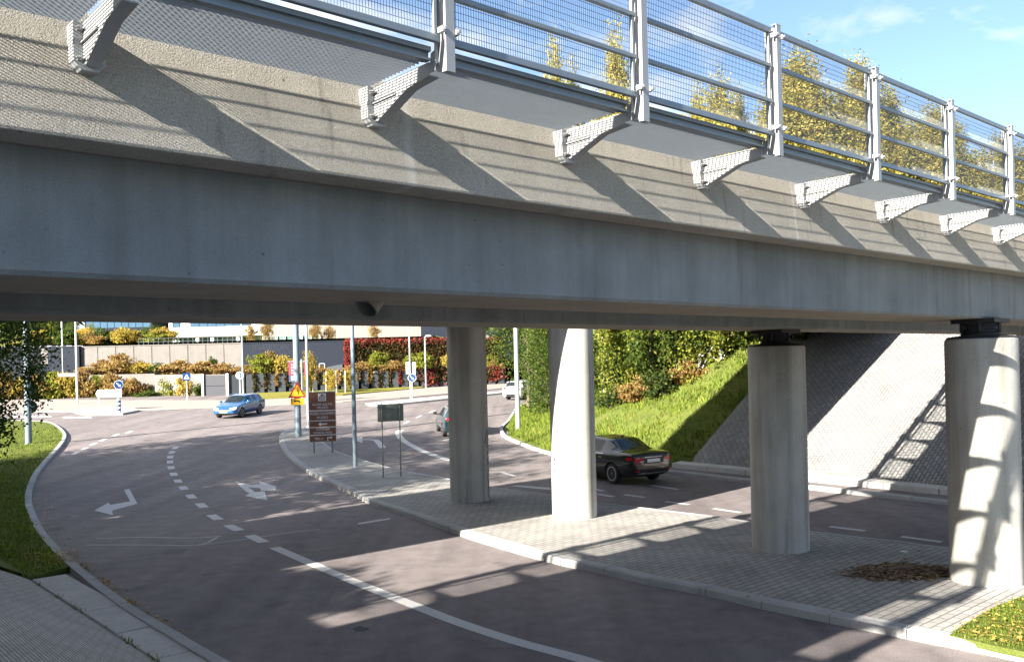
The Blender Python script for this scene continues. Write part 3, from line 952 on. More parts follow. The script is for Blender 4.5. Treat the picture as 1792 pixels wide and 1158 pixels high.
def build_furniture():
    # lamp posts on the median and banks
    t, P = pole('street_lamp', 'slim grey street lamp post on the median between brown sign and green sign back', 622, 822, .17, 9., 'street lamp', M_POLE)
    lamp_head(t, 9., -1)
    t, P = pole('street_lamp', 'light grey street lamp post on the grass right of the shaded column', 907, 755, .27, 9.5, 'street lamp', M_POLEL)
    lamp_head(t, 9.5, -1)
    # thick mast with warning signs
    t, P = pole('traffic_mast', 'thick weathered mast carrying yellow warning triangle and plate', 522, 768, .34, 10.5, 'mast', M_POLE)
    D0 = P.y
    def zz(py): return at(521, py, D0).z-P.z+.02
    tri = thing('warning_sign', 'yellow triangular warning sign with red border on the thick mast', 'sign', (P.x, P.y, P.z-.02), face_cam(P))
    zb, zt = zz(695), zz(667.5)
    w = .45
    m = MB(); m.prism([(-w, zb), (w, zb), (0, zt)], -.215, -.205, lambda a, b, d: (a, d, b))
    m.build('border', M_RED, tri, bevel=.002)
    cz = zb+(zt-zb)/3
    sc = .74
    m = MB(); m.prism([(x*sc, cz+(z-cz)*sc) for x, z in ((-w, zb), (w, zb), (0, zt))], -.219, -.2155, lambda a, b, d: (a, d, b))
    m.build('face', M_YELLOW, tri)
    m = MB()
    for poly in ([(.02, cz-.10), (.06, cz-.10), (.075, cz+.02), (.09, cz+.10), (.03, cz+.2), (.01, cz+.05), (.045, cz+.0)], [(.07, cz-.1), (.1, cz-.1), (.085, cz+.02)], [(-.01, cz+.06), (.02, cz+.12), (.05, cz+.1), (.01, cz+.03)]):
        m.prism(poly, -.2225, -.2195, lambda a, b, d: (a, d, b))
    m.lathe([(.028, -.2225), (.028, -.2195)], 12, 'y', 0, (.045, 0, cz+.235))
    m.build('pictogram', M_INK, tri)
    pl = thing('warning_plate', 'yellow rectangular plate with black bent arrow below the warning triangle', 'sign', (P.x, P.y, P.z-.02), face_cam(P))
    zb, zt = zz(708), zz(695.8)
    m = MB(); m.box(-.33, .33, -.215, -.205, zb, zt-.02); m.build('face', M_YELLOW, pl, bevel=.004)
    c = (zb+zt)/2
    m = MB()
    for poly in ([(-.14, c+.06), (.06, c+.06), (.12, c+.02), (.14, c-.08), (.07, c-.08), (.05, c-.01), (-.14, c)], [(-.2, c+.03), (-.1, c+.1), (-.1, c-.05)]):
        m.prism(poly, -.219, -.2155, lambda a, b, d: (a, d, b))
    m.build('pictogram', M_INK, pl)
    # clamps of both plates
    # slim post behind with banners
    t, P2 = pole('banner_pole', 'slim pole right behind the thick mast holding red and navy banners', 540, 748, .17, 10., 'pole', M_POLEL)
    Db = 70.
    for side, lab in ((-1, 'red street banner with stacked pale lettering and navy foot, left of the thick mast'),):
        Pb = at(512, 670, Db)
        z1, z0, zm = at(512, 633, Db).z, at(512, 668, Db).z, at(512, 656.5, Db).z
        xw = 13*Db/F
        bt = thing('street_banner', lab, 'banner', (at(505.7, 670, Db).x, Db, 0), 0)
        m = MB(); m.box(0, xw, -.012, .012, zm, z1); m.build('upper_cloth', M_PINK, bt)
        m = MB(); m.box(0, xw, -.012, .012, z0, zm-.001); m.build('lower_cloth', M_NAVY, bt)
        m = MB()
        for k in range(4):
            zc = z1-(.2+.165*k*1.25)*(z1-zm)
            m.box(xw*.34, xw*.78, -.018, -.0125, zc-.07, zc+.03)
            m.box(xw*.34, xw*.44, -.018, -.0125, zc+.031, zc+.10); m.box(xw*.66, xw*.78, -.018, -.0125, zc+.031, zc+.10)
        m.build('lettering', M_PALEP, bt)
        m = MB()
        for k in range(3): m.box(xw*.3, xw*.8, -.018, -.0125, z0+.12+.13*k, z0+.17+.13*k)
        m.build('lettering', M_WHITE, bt)
        m = MB(); m.tube([(-.1, 0, z1+.03), (xw+.9, 0, z1+.03)], .03, 8); m.tube([(xw+.45, 0, g(Db)), (xw+.45, 0, z1+.2)], .07, 8)
        m.build('bracket', M_POLE, bt)
        m = MB(); m.box(xw+.62, xw+.9, -.012, .012, zm, z1); m.build('second_cloth', M_PINK, bt)
    # brown museum sign
    A, B = gpt(549, 799), gpt(581, 797)
    c = (A+B)/2
    Ds = c.y
    c = Vector((at(565.5, 780, Ds).x, Ds, c.z))
    t = thing('museum_sign', 'tall brown museum direction sign with white lettering on two thin legs', 'sign', c, face_cam(c)+.02)
    zpx = lambda py: at(565, py, Ds).z-c.z
    hw = 45*Ds/F/2
    rows = [(685.5, 717.3), (718.7, 735), (736.2, 746.5), (747.7, 760), (761.2, 772)]
    for a, b in rows:
        m = MB(); m.box(-hw, hw, -.045, -.015, zpx(b)+.004, zpx(a)-.004)
        m.build('sign_panel', M_BROWN, t, bevel=.004)
    m = MB()
    z0, z1 = zpx(772), zpx(685.5)
    m.box(-hw-.025, -hw-.003, -.05, .0, z0, z1); m.box(hw+.003, hw+.025, -.05, .0, z0, z1); m.box(-hw-.025, hw+.025, -.05, .0, z1+.002, z1+.03)
    for a, b in zip(rows, rows[1:]): m.box(-hw, hw, -.047, -.018, zpx(b[0])-.003, zpx(a[1])+.003)
    m.build('frame', M_WHITE, t)
    for sx in (-1, 1):
        m = MB(); m.tube([(sx*.39, .02, 0), (sx*.39, .02, z1-.05)], .035, 10); m.lathe([(.06, 0), (.06, .03), (.04, .04)], 10, 'z', 0, (sx*.39, .02, 0))
        m.build('leg', M_POLE, t, smooth=True)
    yl = -.049
    for txt, py, sz, wd in (('ALVAR AALTO', 707.3, .15, hw*1.5), ('-MUSEO', 713, .15, hw*.9), ('KESKI-SUOMEN', 723.3, .16, hw*1.8), ('MUSEO', 730.2, .16, hw*.85), ('TOIVOLAN', 750.8, .15, hw*1.1), ('VANHA PIHA', 756.8, .15, hw*1.45), ('700 m', 767.3, .15, hw*.62)):
        lettering(txt, sz, M_WHITE, t, -.17*(txt == '700 m'), zpx(py), yl, wd)
    m = MB()
    z = zpx(739.8)+.0
    z = zpx(741.3)
    m.box(-.12, .20, yl, -.0465, z-.022, z+.022); m.prism([(-.19, z), (-.09, z+.07), (-.06, z+.07), (-.11, z), (-.06, z-.07), (-.09, z-.07)], yl-.001, -.0466, lambda a, b, d: (a, d, b))
    z = zpx(768)
    m.box(.18, .225, yl, -.0465, z-.06, z+.04); m.box(.18, .36, yl-.001, -.0466, z+.04, z+.085); m.prism([(.33, z+.0), (.33, z+.125), (.42, z+.0625)], yl-.002, -.0467, lambda a, b, d: (a, d, b))
    m.build('arrow', M_WHITE, t)
    # museum emblem
    z = zpx(694.5)
    m = MB(); m.box(-.17, .17, -.049, -.0455, z-.17, z+.17); e = m.build('emblem', M_WHITE, t)
    m = MB()
    m.prism([(-.12, z+.05), (0, z+.13), (.12, z+.05)], -.053, -.0495, lambda a, b, d: (a, d, b))
    for x in (-.10, -.035, .035, .10): m.box(x-.016, x+.016, -.053, -.0495, z-.085, z+.04)
    m.box(-.13, .13, -.053, -.0495, z-.125, z-.095)
    m.build('emblem_mark', M_BROWN, e)
    # green-grey back of a direction sign on two posts
    A, B = gpt(671, 843), gpt(702, 840)
    c = (A+B)/2
    t = thing('direction_sign', 'green grey back of a direction sign on two slim posts on the median', 'sign', (c.x, c.y, c.z-.02), math.atan2(B.y-A.y, B.x-A.x))
    hd = (B-A).length/2
    Dg = c.y
    z1, z0 = at(684, 705.5, Dg).z-c.z, at(684, 736, Dg).z-c.z
    m = MB(); m.box(-.46, .48, .045, .065, z0, z1); m.build('sign_board', M_SIGNBACK, t, bevel=.006)
    m = MB()
    m.box(-.46, -.30, .030, .044, z0+.02, z1-.02); m.box(.29, .48, .030, .044, z0+.02, z1-.02)
    for z in (z0+.12, z1-.14): m.box(-.45, .47, .022, .0295, z-.018, z+.018)
    m.build('back_rail', M_SIGNBACK, t)
    for sx in (-1, 1):
        m = MB(); m.tube([(sx*hd, 0, 0), (sx*hd, 0, z1+.02)], .022, 10); m.box(sx*hd-.09, sx*hd+.09, -.06, .06, 0, .035); m.lathe([(.045, .035), (.04, .12)], 10, 'z', 0, (sx*hd, 0, 0))
        m.build('leg', M_SIGNBACK, t)
    # left lamp post and sign backs
    t, P = pole('street_lamp', 'thick grey street lamp post on the left lawn in front of hanging leaves', 50.5, 780, .33, 10., 'street lamp', M_POLE)
    lamp_head(t, 10., 1)
    for py, lab in ((687, 'upper dark back of two round traffic signs on the left lamp post'), (712, 'lower dark back of two round traffic signs on the left lamp post')):
        z = at(50, py, P.y).z
        d = thing('round_sign', lab, 'sign', (P.x, P.y, z), face_cam(P), 'round sign backs on the left lamp post')
        disc('plate', .32, .19, .21, M_SIGNDARK, d, .12, 0)
        m = MB(); m.box(.0, .3, .17, .189, -.03, .03); m.build('clamp', M_BOLT, d)
    # slender poles far left
    for px, py, lab, arm in ((111, 690, 'thin white pole behind the orange hedge, left of the signpost with a short arm', 0), (135.5, 708, 'white pole with a short white street name arm at the left', 1)):
        P = gp(px, py)
        t, P = pole('white_pole', lab, px, py, .17, 9., 'pole', M_WHITE, P=P, base=False)
        if arm:
            z = at(135, 655, P.y).z-P.z
            m = MB(); m.box(-1.42, -.08, -.03, .03, z-.13, z+.13); m.build('name_arm', M_WHITE, t, bevel=.01)
    # white direction board
    A, B = gp(173, 717, .13), gp(208, 722, .13)
    t = thing('direction_board', 'long blank white direction board on two legs on the left traffic island', 'sign', (A.x, A.y, A.z), -.02)
    w_ = 46*A.y/F
    z1, z0 = at(173, 682, A.y).z-A.z, at(173, 695, A.y).z-A.z
    m = MB(); m.prism([(-.2, (z0+z1)/2), (-.05, z0), (w_-.2, z0), (w_-.2, z1), (-.05, z1)], -.04, 0, lambda a, b, d: (a, d, b)); m.build('board', M_WHITE, t, bevel=.01)
    m = MB(); m.prism([(0.02, (z0+z1)/2), (.14, (z0+z1)/2+.12), (.14, (z0+z1)/2-.12)], -.045, -.0405, lambda a, b, d: (a, d, b)); m.build('arrow', M_INK, t)
    for x in (.0, 1.55):
        m = MB(); m.tube([(x, .04, -.1), (x, .04, z1)], .045, 8); m.build('leg', M_WHITE, t)
    # keep right signs
    def keep_right(px, py, pyc, lab, striped):
        P = gp(px, py, .13)
        t = thing('keep_right_sign', lab, 'sign', P, face_cam(P))
        zc = at(px, pyc, P.y).z-P.z
        m = MB(); m.tube([(0, 0, -.1), (0, 0, zc+.3)], .045, 10); m.build('post', M_POLEL, t, smooth=True)
        disc('rim', .32, -.07, -.055, M_WHITE, t, 0, zc)
        disc('face', .29, -.075, -.0705, M_BLUE, t, 0, zc)
        m = MB()
        M = Matrix.Translation((0, 0, zc)) @ Matrix.Rotation(PI/4, 4, 'Y')
        m.box(-.2, .08, -.079, -.0755, -.035, .035, 0, M)
        m.add([M @ Vector(p) for p in ((.06, -.0795, .1), (.06, -.0795, -.1), (.22, -.0795, 0), (.06, -.0757, .1), (.06, -.0757, -.1), (.22, -.0757, 0))], [(0, 1, 2), (5, 4, 3), (0, 3, 4, 1), (1, 4, 5, 2), (2, 5, 3, 0)])
        m.build('arrow', M_WHITE, t)
        if striped:
            zt = at(px, 697, P.y).z-P.z
            for k in range(7):
                m = MB(); m.lathe([(.13, zt*k/7+.002), (.13, zt*(k+1)/7)], 14)
                m.build('bollard_band', M_WHITE if k % 2 == 0 else M_BLUE, t, smooth=True)
        return t, P, zc
    keep_right(208.5, 722, 673, 'blue round keep right sign above a blue and white striped bollard', True)
    t, P, zc = keep_right(722, 701.5, 661, 'blue round keep right sign on the far traffic island near the ivy wall', False)
    t2, P2 = pole('white_pole', 'tall white pole with two sign backs behind the right keep right sign', 719, 702, .14, 9., 'pole', M_POLEL, P=gp(719, 701.5, .1), base=False)
    zt, zb = at(719, 633, P2.y).z-P2.z, at(719, 654, P2.y).z-P2.z
    for x0, x1 in ((-.32, -.09), (.12, .42)):
        m = MB(); m.box(x0, x1, .08, .1, zb, zt); m.build('sign_board', M_WHITE, t2, bevel=.005)
    # pedestrian crossing and cycle signs
    P = gp(327.5, 701, .05)
    t = thing('crossing_sign', 'square blue pedestrian crossing sign on a thin pole, left of the blue car', 'sign', P, face_cam(P))
    z = at(328, 659, P.y).z-P.z
    m = MB(); m.tube([(0, 0, -.1), (0, 0, z+.3)], .045, 8); m.build('post', M_WHITE, t)
    m = MB(); m.box(-.32, .32, -.07, -.055, z-.32, z+.32); m.build('face', M_BLUE, t, bevel=.01)
    m = MB(); m.prism([(-.24, z-.2), (.24, z-.2), (0, z+.24)], -.075, -.0705, lambda a, b, d: (a, d, b)); m.build('triangle', M_WHITE, t)
    m = MB(); m.prism([(-.08, z-.16), (-.03, z-.16), (.0, z-.05), (.06, z-.16), (.1, z-.16), (.03, z+.05), (-.03, z+.05)], -.079, -.0755, lambda a, b, d: (a, d, b)); m.lathe([(.03, -.079), (.03, -.0755)], 10, 'y', 0, (0, 0, z+.09)); m.build('pictogram', M_INK, t)
    P = gp(420.5, 700, .05)
    t = thing('lane_sign', 'round white and blue path sign on a pole behind the blue car', 'sign', P, face_cam(P))
    z = at(420, 656.5, P.y).z-P.z
    m = MB(); m.tube([(0, 0, -.1), (0, 0, z+.2)], .05, 8); m.build('post', M_WHITE, t)
    disc('rim', .33, -.07, -.056, M_WHITE, t, 0, z)
    m = MB(); m.prism([(-.02, z-.2), (.1, z-.2), (.18, z), (.1, z+.2), (-.02, z+.2), (.05, z)], -.076, -.0705, lambda a, b, d: (a, d, b)); m.build('symbol', M_BLUE, t)
    t, P = pole('white_pole', 'pale pole in front of the dark lettered wall, right of the round path sign', 426, 699, .17, 9., 'pole', M_POLEL, P=gp(426, 699), base=False)
    # small lamp by the ivy wall
    P = gp(745.5, 678, .05)
    t = thing('path_lamp', 'short pale path lamp with round head in front of the ivy wall', 'street lamp', P, face_cam(P))
    z = at(745, 588, P.y).z-P.z
    m = MB(); m.tube([(0, 0, -.1), (0, 0, z-.1), (.08, 0, z), (.25, 0, z+.02)], .07, 8); m.build('post', M_POLEL, t, smooth=True)
    m = MB(); m.lathe([(.05, z+.13), (.3, z+.05), (.34, z-.03), (.2, z-.1)], 16, 'z', 0, (.38, 0, 0)); m.build('lamp_head', M_LIGHTC, t, smooth=True)
    # dark boards on the verge by the white car
    for px, w_, lab in ((938, .36, 'dark sign back on a thin leg on the grass beside the white car'), (945.5, .12, 'narrow dark sign edge on a thin leg right of the dark sign back')):
        P = gpt(px, 716)
        t = thing('verge_sign', lab, 'sign', P, face_cam(P))
        z1, z0 = at(px, 690, P.y).z-P.z, at(px, 711, P.y).z-P.z
        m = MB(); m.box(-w_/2, w_/2, -.05, -.03, z0, z1); m.build('board', M_SIGNDARK, t, bevel=.004)
        m = MB(); m.tube([(0, 0, -.1), (0, 0, z1)], .03, 8); m.build('leg', M_POLEL, t)
    # gravestone-small white marker on the left lawn, litter cup on the median
    P = gp(1582, 965, .135)
    m = MB(); m.prism([(-.07, -.03), (.06, -.05), (.08, .03), (-.04, .05)], .0, .012, lambda a, b, d: (a, b, d))
    tag(m.build('paper_scrap', M_WHITE, None, P), 'small scrap of white paper lying on the median pavers', 'litter')

# ---------------------------------------------------------------- cars
def car_paint(name, col, flake=.0):
    t = NT(name)
    n = t.noise(t.coord(), 3., 4)
    t.bs.inputs['Coat Weight'].default_value = .8
    t.bs.inputs['Coat Roughness'].default_value = .06
    c = t.mix(n, tuple(x*.92 for x in col), tuple(min(1, x*1.06) for x in col))
    return t.done(c, .22, flake, .5)
def simple(name, col, rough, metal=0., trans=0., emit=None):
    t = NT(name)
    if emit:
        t.bs.inputs['Emission Color'].default_value = (*emit[0], 1); t.bs.inputs['Emission Strength'].default_value = emit[1]
    return t.done(col, rough, metal, .5)
C_GLASS = simple('car_glass', (.012, .016, .018), .04)
C_GLASSW = simple('windscreen_glass', (.012, .016, .018), .04)
C_GLASSR = simple('rear_window_glass', (.012, .016, .018), .04)
C_TYRE = simple('tyre_rubber', (.018, .018, .019), .8)
C_RIM = simple('alloy_rim', (.55, .56, .57), .3, .7)
C_TRIM = simple('dark_trim', (.012, .012, .013), .5)
C_TAIL = simple('tail_lens', (.42, .012, .02), .15)
C_LAMP = simple('lamp_lens', (.75, .78, .8), .1)
C_LIT = simple('lit_headlamp', (.8, .8, .8), .2, 0, 0, ((.85, .95, 1.), 2.2))
C_PLATE = simple('number_plate', (.75, .75, .74), .5)
C_CHROME = simple('chrome_strip', (.65, .66, .67), .2, .9)
C_UNDER = simple('underbody', (.01, .01, .01), .9)

def build_car(name, label, kind, paint, loc, heading, lit=False):
    """x forward, y left, z up; the origin is the ground point under the middle"""
    t = thing(name, label, 'car', loc, heading)
    Lh, W, H = {'sedan': (2.42, .92, 1.47), 'estate': (2.34, .90, 1.47), 'hatch': (2.08, .88, 1.50)}[kind]
    r_w = .33
    xa, xf = {'sedan': (-1.38, 1.50), 'estate': (-1.30, 1.39), 'hatch': (-1.25, 1.30)}[kind]
    # station: x, half width, zbottom, zbelt, ztop, glass foot half width, glass head half width (None = no cabin)
    f = Lh
    nose = [(f-1.32, W, .2, .93, .975, None), (f-.62, W*.985, .2, .80, .865, None), (f-.22, W*.93, .2, .66, .74, None), (f-.03, W*.80, .27, .56, .63, None), (f, W*.66, .36, .50, .56, None)]
    if kind == 'sedan':
        tail = [(-f, W*.70, .42, .84, .90, None), (-f+.05, W*.86, .32, .96, 1.03, None), (-f+.35, W*.95, .22, .985, 1.055, None), (-f+.78, W*.98, .2, .985, 1.06, None)]
        cab = [(-1.02, W, .2, .97, 1.40, (.80, .60)), (-.90, W, .2, .965, 1.425, (.81, .61)), (-.14, W, .2, .95, 1.47, (.82, .63)), (-.06, W, .2, .95, 1.47, (.82, .63)), (.42, W, .2, .94, 1.42, (.81, .61))]
        glass_side = {1, 3}
    elif kind == 'estate':
        tail = [(-f, W*.74, .40, .80, .86, None), (-f+.05, W*.90, .30, .94, 1.0, None), (-f+.16, W*.95, .24, .97, 1.03, None)]
        cab = [(-f+.52, W*.97, .2, .98, 1.40, (.76, .60)), (-f+.66, W*.98, .2, .98, 1.43, (.79, .63)), (-1.12, W, .2, .965, 1.455, (.81, .64)), (-1.04, W, .2, .965, 1.46, (.81, .64)), (-.18, W, .2, .95, 1.47, (.82, .64)), (-.10, W, .2, .95, 1.47, (.82, .64)), (.36, W, .2, .94, 1.42, (.81, .62))]
        glass_side = {1, 3, 5}
    else:
        tail = [(-f, W*.78, .38, .84, .90, None), (-f+.04, W*.92, .28, .96, 1.02, None), (-f+.10, W*.95, .24, .99, 1.05, None)]
        cab = [(-f+.36, W*.97, .2, 1.0, 1.43, (.76, .60)), (-f+.5, W*.98, .2, 1.0, 1.46, (.78, .62)), (-1.0, W, .2, .98, 1.49, (.80, .62)), (-.92, W, .2, .98, 1.49, (.80, .62)), (-.14, W, .2, .96, 1.50, (.80, .62)), (-.06, W, .2, .96, 1.5, (.80, .62)), (.34, W, .2, .95, 1.44, (.79, .6))]
        glass_side = {1, 3, 5}
    st = tail+cab+nose
    nt, nc = len(tail), len(cab)
    rows = []
    for (x, w, zb, zl, zt, cabn) in st:
        half = [(0, zb), (w*.80, zb), (w*.955, zb+.10), (w, (zb+.1+zl)/2+.02), (w*.965, zl)]
        if cabn:
            gf, gh = cabn
            half += [(gf+.045, zl+.035), (gh+.01, zt-.075), (gh-.13, zt-.008), (0, zt+.008)]
        else:
            half += [(w*.88, zl+(zt-zl)*.55), (w*.66, zt-.018), (w*.4, zt-.004), (0, zt)]
        full = [(x, -y, z) for y, z in half[1:-1]][::-1]
        ring = [(x, y, z) for y, z in half]+full
        rows.append(ring)
    n = len(rows[0])
    bm = bmesh.new()
    V = [[bm.verts.new(p) for p in r] for r in rows]
    for i in range(len(rows)-1):
        for k in range(n):
            k2 = (k+1) % n
            fc = bm.faces.new((V[i][k], V[i][k2], V[i+1][k2], V[i+1][k]))
            kk = k if k < 8 else n-1-k       # ring index on the half section: 5 = side glass, 6,7 = top
            mi = 0
            ci = i-nt
            if kk == 5 and 0 <= ci < nc-1 and ci in glass_side: mi = 1
            if kk in (6, 7) and ci == nc-1: mi = 2              # windscreen
            if kk in (6, 7) and ci == -1: mi = 3                # rear window
            if kk == 5 and ci == nc-1: mi = 0
            if kk == 0: mi = 5
            fc.material_index = mi
            fc.smooth = True
    bm.faces.new(V[0][::-1]); bm.faces.new(V[-1])
    # sharper belt and roof edges
    cl = bm.edges.layers.float.new('crease_edge')
    for i in range(len(rows)):
        for k in (4, 5, 6):
            for kk in (k, n-k):
                if i < len(rows)-1:
                    e = bm.edges.get((V[i][kk], V[i+1][kk]))
                    if e: e[cl] = .45 if k != 4 else .3
    for i in (nt-1, nt, nt+nc-1, nt+nc):
        for k in range(5, n-4):
            e = bm.edges.get((V[i][k], V[i][(k+1) % n]))
            if e: e[cl] = .4
    bmesh.ops.recalc_face_normals(bm, faces=bm.faces)
    me = bpy.data.meshes.new('body'); bm.to_mesh(me); bm.free()
    tmp = link('tmp_body', me, [paint, C_GLASS, C_GLASSW, C_GLASSR, C_TRIM, C_UNDER])
    tmp.modifiers.new('s', 'SUBSURF').levels = 3
    # wheel housings
    cut = MB()
    for x in (xa, xf):
        for sy in (-1, 1):
            vs = MB(); cut.lathe([(r_w+.045, sy*.56), (r_w+.045, sy*1.2)], 30, 'y', 0, (x, 0, r_w))
    co = cut.build('tmp_cut', [C_UNDER])
    md = tmp.modifiers.new('b', 'BOOLEAN'); md.operation = 'DIFFERENCE'; md.object = co; md.solver = 'EXACT'; md.material_mode = 'TRANSFER'
    dg = bpy.context.evaluated_depsgraph_get()
    res = bpy.data.meshes.new_from_object(tmp.evaluated_get(dg))
    for o in (tmp, co): bpy.data.objects.remove(o)
    mats = [m for m in res.materials]
    bv = BVHTree.FromPolygons([v.co for v in res.vertices], [p.vertices for p in res.polygons])
    # split by material into body and panes
    def sub(test):
        b = bmesh.new(); b.from_mesh(res)
        bmesh.ops.delete(b, geom=[fc for fc in b.faces if not test(fc)], context='FACES')
        m = bpy.data.meshes.new('part'); b.to_mesh(m); b.free()
        for mt in mats: m.materials.append(mt)
        m.polygons.foreach_set('use_smooth', [True]*len(m.polygons))
        return m
    gi = lambda fc: mats[fc.material_index].name if fc.material_index < len(mats) and mats[fc.material_index] else ''
    gl = {'car_glass': 1, 'windscreen_glass': 2, 'rear_window_glass': 3}
    body = sub(lambda fc: gi(fc) not in gl)
    body.set_sharp_from_angle(angle=math.radians(50))
    link('body', body, None, t)
    for idx, nm in ((2, 'windscreen'), (3, 'rear_window')):
        m = sub(lambda fc: gl.get(gi(fc)) == idx)
        if len(m.polygons): link(nm, m, None, t)
    for sgn in (1, -1):
        m = sub(lambda fc: gi(fc) == 'car_glass' and fc.calc_center_median().y*sgn > 0)
        if len(m.polygons): link('side_window', m, None, t)
    # patches that hug the body
    def patch(nm, poly_grid, direction, mat, off=.006, thick=True, parent=None):
        d = Vector(direction)
        vs, idx = [], []
        R, Cn = len(poly_grid), len(poly_grid[0])
        for row in poly_grid:
            for p in row:
                hit, nrm, _, _ = bv.ray_cast(Vector(p)-d*4, d)
                vs.append((hit-d*off) if hit else Vector(p))
        fs = [(r*Cn+c, r*Cn+c+1, (r+1)*Cn+c+1, (r+1)*Cn+c) for r in range(R-1) for c in range(Cn-1)]
        m = bpy.data.meshes.new(nm); m.from_pydata([tuple(v) for v in vs], [], fs)
        b = bmesh.new(); b.from_mesh(m); bmesh.ops.recalc_face_normals(b, faces=b.faces)
        if len(b.faces) and (b.faces[0].normal.dot(d) > 0): bmesh.ops.reverse_faces(b, faces=b.faces)
        b.to_mesh(m); b.free()
        m.polygons.foreach_set('use_smooth', [True]*len(m.polygons))
        return link(nm, m, mat, parent or t)
    def quadgrid(fix, a0, a1, z0, z1, na=7, nz=4, skew=0., z0b=None, z1b=None, ax='x'):
        out = []
        for j in range(nz):
            row = []
            for i in range(na):
                u, v = i/(na-1), j/(nz-1)
                zl = z0+(0 if z0b is None else (z0b-z0)*u); zh = z1+(0 if z1b is None else (z1b-z1)*u)
                a = a0+(a1-a0)*u
                z = zl+(zh-zl)*v
                row.append((fix, a, z) if ax == 'x' else (a, fix, z))
            out.append(row)
        return out
    back, fwd = (1, 0, 0), (-1, 0, 0)
    # rear lamps, plate, bumper line
    if kind == 'sedan':
        for s in (1, -1):
            patch('tail_light', quadgrid(-f, s*.42, s*(W*.80), .76, .87, 8, 4, 0, .72, .89), back, C_TAIL)
            patch('tail_light', quadgrid(s*W, -f+.34, -f+.10, .80, .90, 6, 3, ax='y'), (0, -s, 0), C_TAIL, .007)
            patch('reflector', quadgrid(-f, s*.55, s*.72, .44, .48, 5, 2), back, C_TAIL)
            patch('tail_light', quadgrid(-f, s*.40, s*.56, .755, .775, 5, 2), back, C_LAMP, .009)
        patch('number_plate', quadgrid(-f, -.26, .26, .725, .83), back, C_PLATE, .008)
        patch('plate_recess', quadgrid(-f, -.40, .40, .69, .87), back, C_TRIM, .004)
        patch('chrome_strip', quadgrid(-f, -.36, .36, .875, .895, 9, 2), back, C_CHROME, .011)
        patch('bumper_trim', quadgrid(-f, -.78, .78, .585, .60, 12, 2), back, C_TRIM, .006)
        patch('lower_trim', quadgrid(-f, -.62, .62, .36, .40, 12, 2), back, C_CHROME, .005)
    else:
        zz = (.80, .95) if kind == 'estate' else (.84, 1.02)
        for s in (1, -1):
            patch('tail_light', quadgrid(-f, s*.46, s*(W*.86), zz[0], zz[1]-.02, 8, 5, 0, zz[0]+.02, zz[1]), back, C_TAIL)
        patch('number_plate', quadgrid(-f, -.26, .26, .66, .77), back, C_PLATE, .008)
        patch('bumper_trim', quadgrid(-f, -.70, .70, .40, .52, 12, 3), back, C_TRIM, .005)
    # front
    for s in (1, -1):
        patch('headlight', quadgrid(f, s*.40, s*(W*.86), .60, .67, 8, 4, 0, .62, .75), fwd, C_LIT if lit else C_LAMP, .008)
    patch('grille', quadgrid(f, -.34, .34, .53, .63, 9, 4), fwd, C_TRIM, .006)
    patch('lower_grille', quadgrid(f, -.55, .55, .28, .38, 9, 3), fwd, C_TRIM, .006)
    patch('number_plate', quadgrid(f, -.26, .26, .42, .52), fwd, C_PLATE, .01)
    # door gaps, handles, sills
    for s in (1, -1):
        for x in ((.86, -.10, -1.02) if kind == 'sedan' else (.80, -.14, -1.06)):
            patch('door_gap', [[(x-.006, s*W, .26+.1*j) for j in range(8)], [(x+.006, s*W, .26+.1*j) for j in range(8)]], (0, -s, 0), C_TRIM, .003)
        for x in (.02, -.92):
            patch('door_handle', quadgrid(s*W, x, x+.18, .825, .85, 4, 2, ax='y'), (0, -s, 0), C_CHROME if kind == 'sedan' else paint, .022)
        patch('sill_trim', quadgrid(s*W, xa+.45, xf-.45, .235, .30, 8, 3, ax='y'), (0, -s, 0), C_TRIM if kind != 'sedan' else paint, .008)
        # mirror
        m = MB(); m.prism([(.62, .96), (.80, .95), (.82, 1.04), (.78, 1.10), (.64, 1.09)], s*(W+.02), s*(W+.20), lambda a, b, d: (a, d, b))
        m.box(.68, .74, min(s*(W-.1), s*(W+.03)), max(s*(W-.1), s*(W+.03)), .94, .98)
        m.build('mirror', paint if kind != 'hatch' else C_TRIM, t, bevel=.03, smooth=True)
    if kind == 'sedan':
        # chrome window surround and roof fin, exhausts
        for s in (1, -1):
            patch('window_trim', quadgrid(s*W, -.98, .62, .945, .96, 12, 2, ax='y'), (0, -s, 0), C_CHROME, .012)
        m = MB(); m.prism([(-.93, 1.42), (-.75, 1.45), (-.88, 1.50)], -.012, .012, lambda a, b, d: (a, d, b)); m.build('roof_fin', C_TRIM, t)
    if kind == 'estate':
        for s in (1, -1):
            m = MB(); m.tube([(.2, s*.62, 1.45), (.1, s*.62, 1.49), (-1.6, s*.62, 1.49), (-1.7, s*.61, 1.44)], .014, 6); m.build('roof_rail', C_CHROME, t, smooth=True)
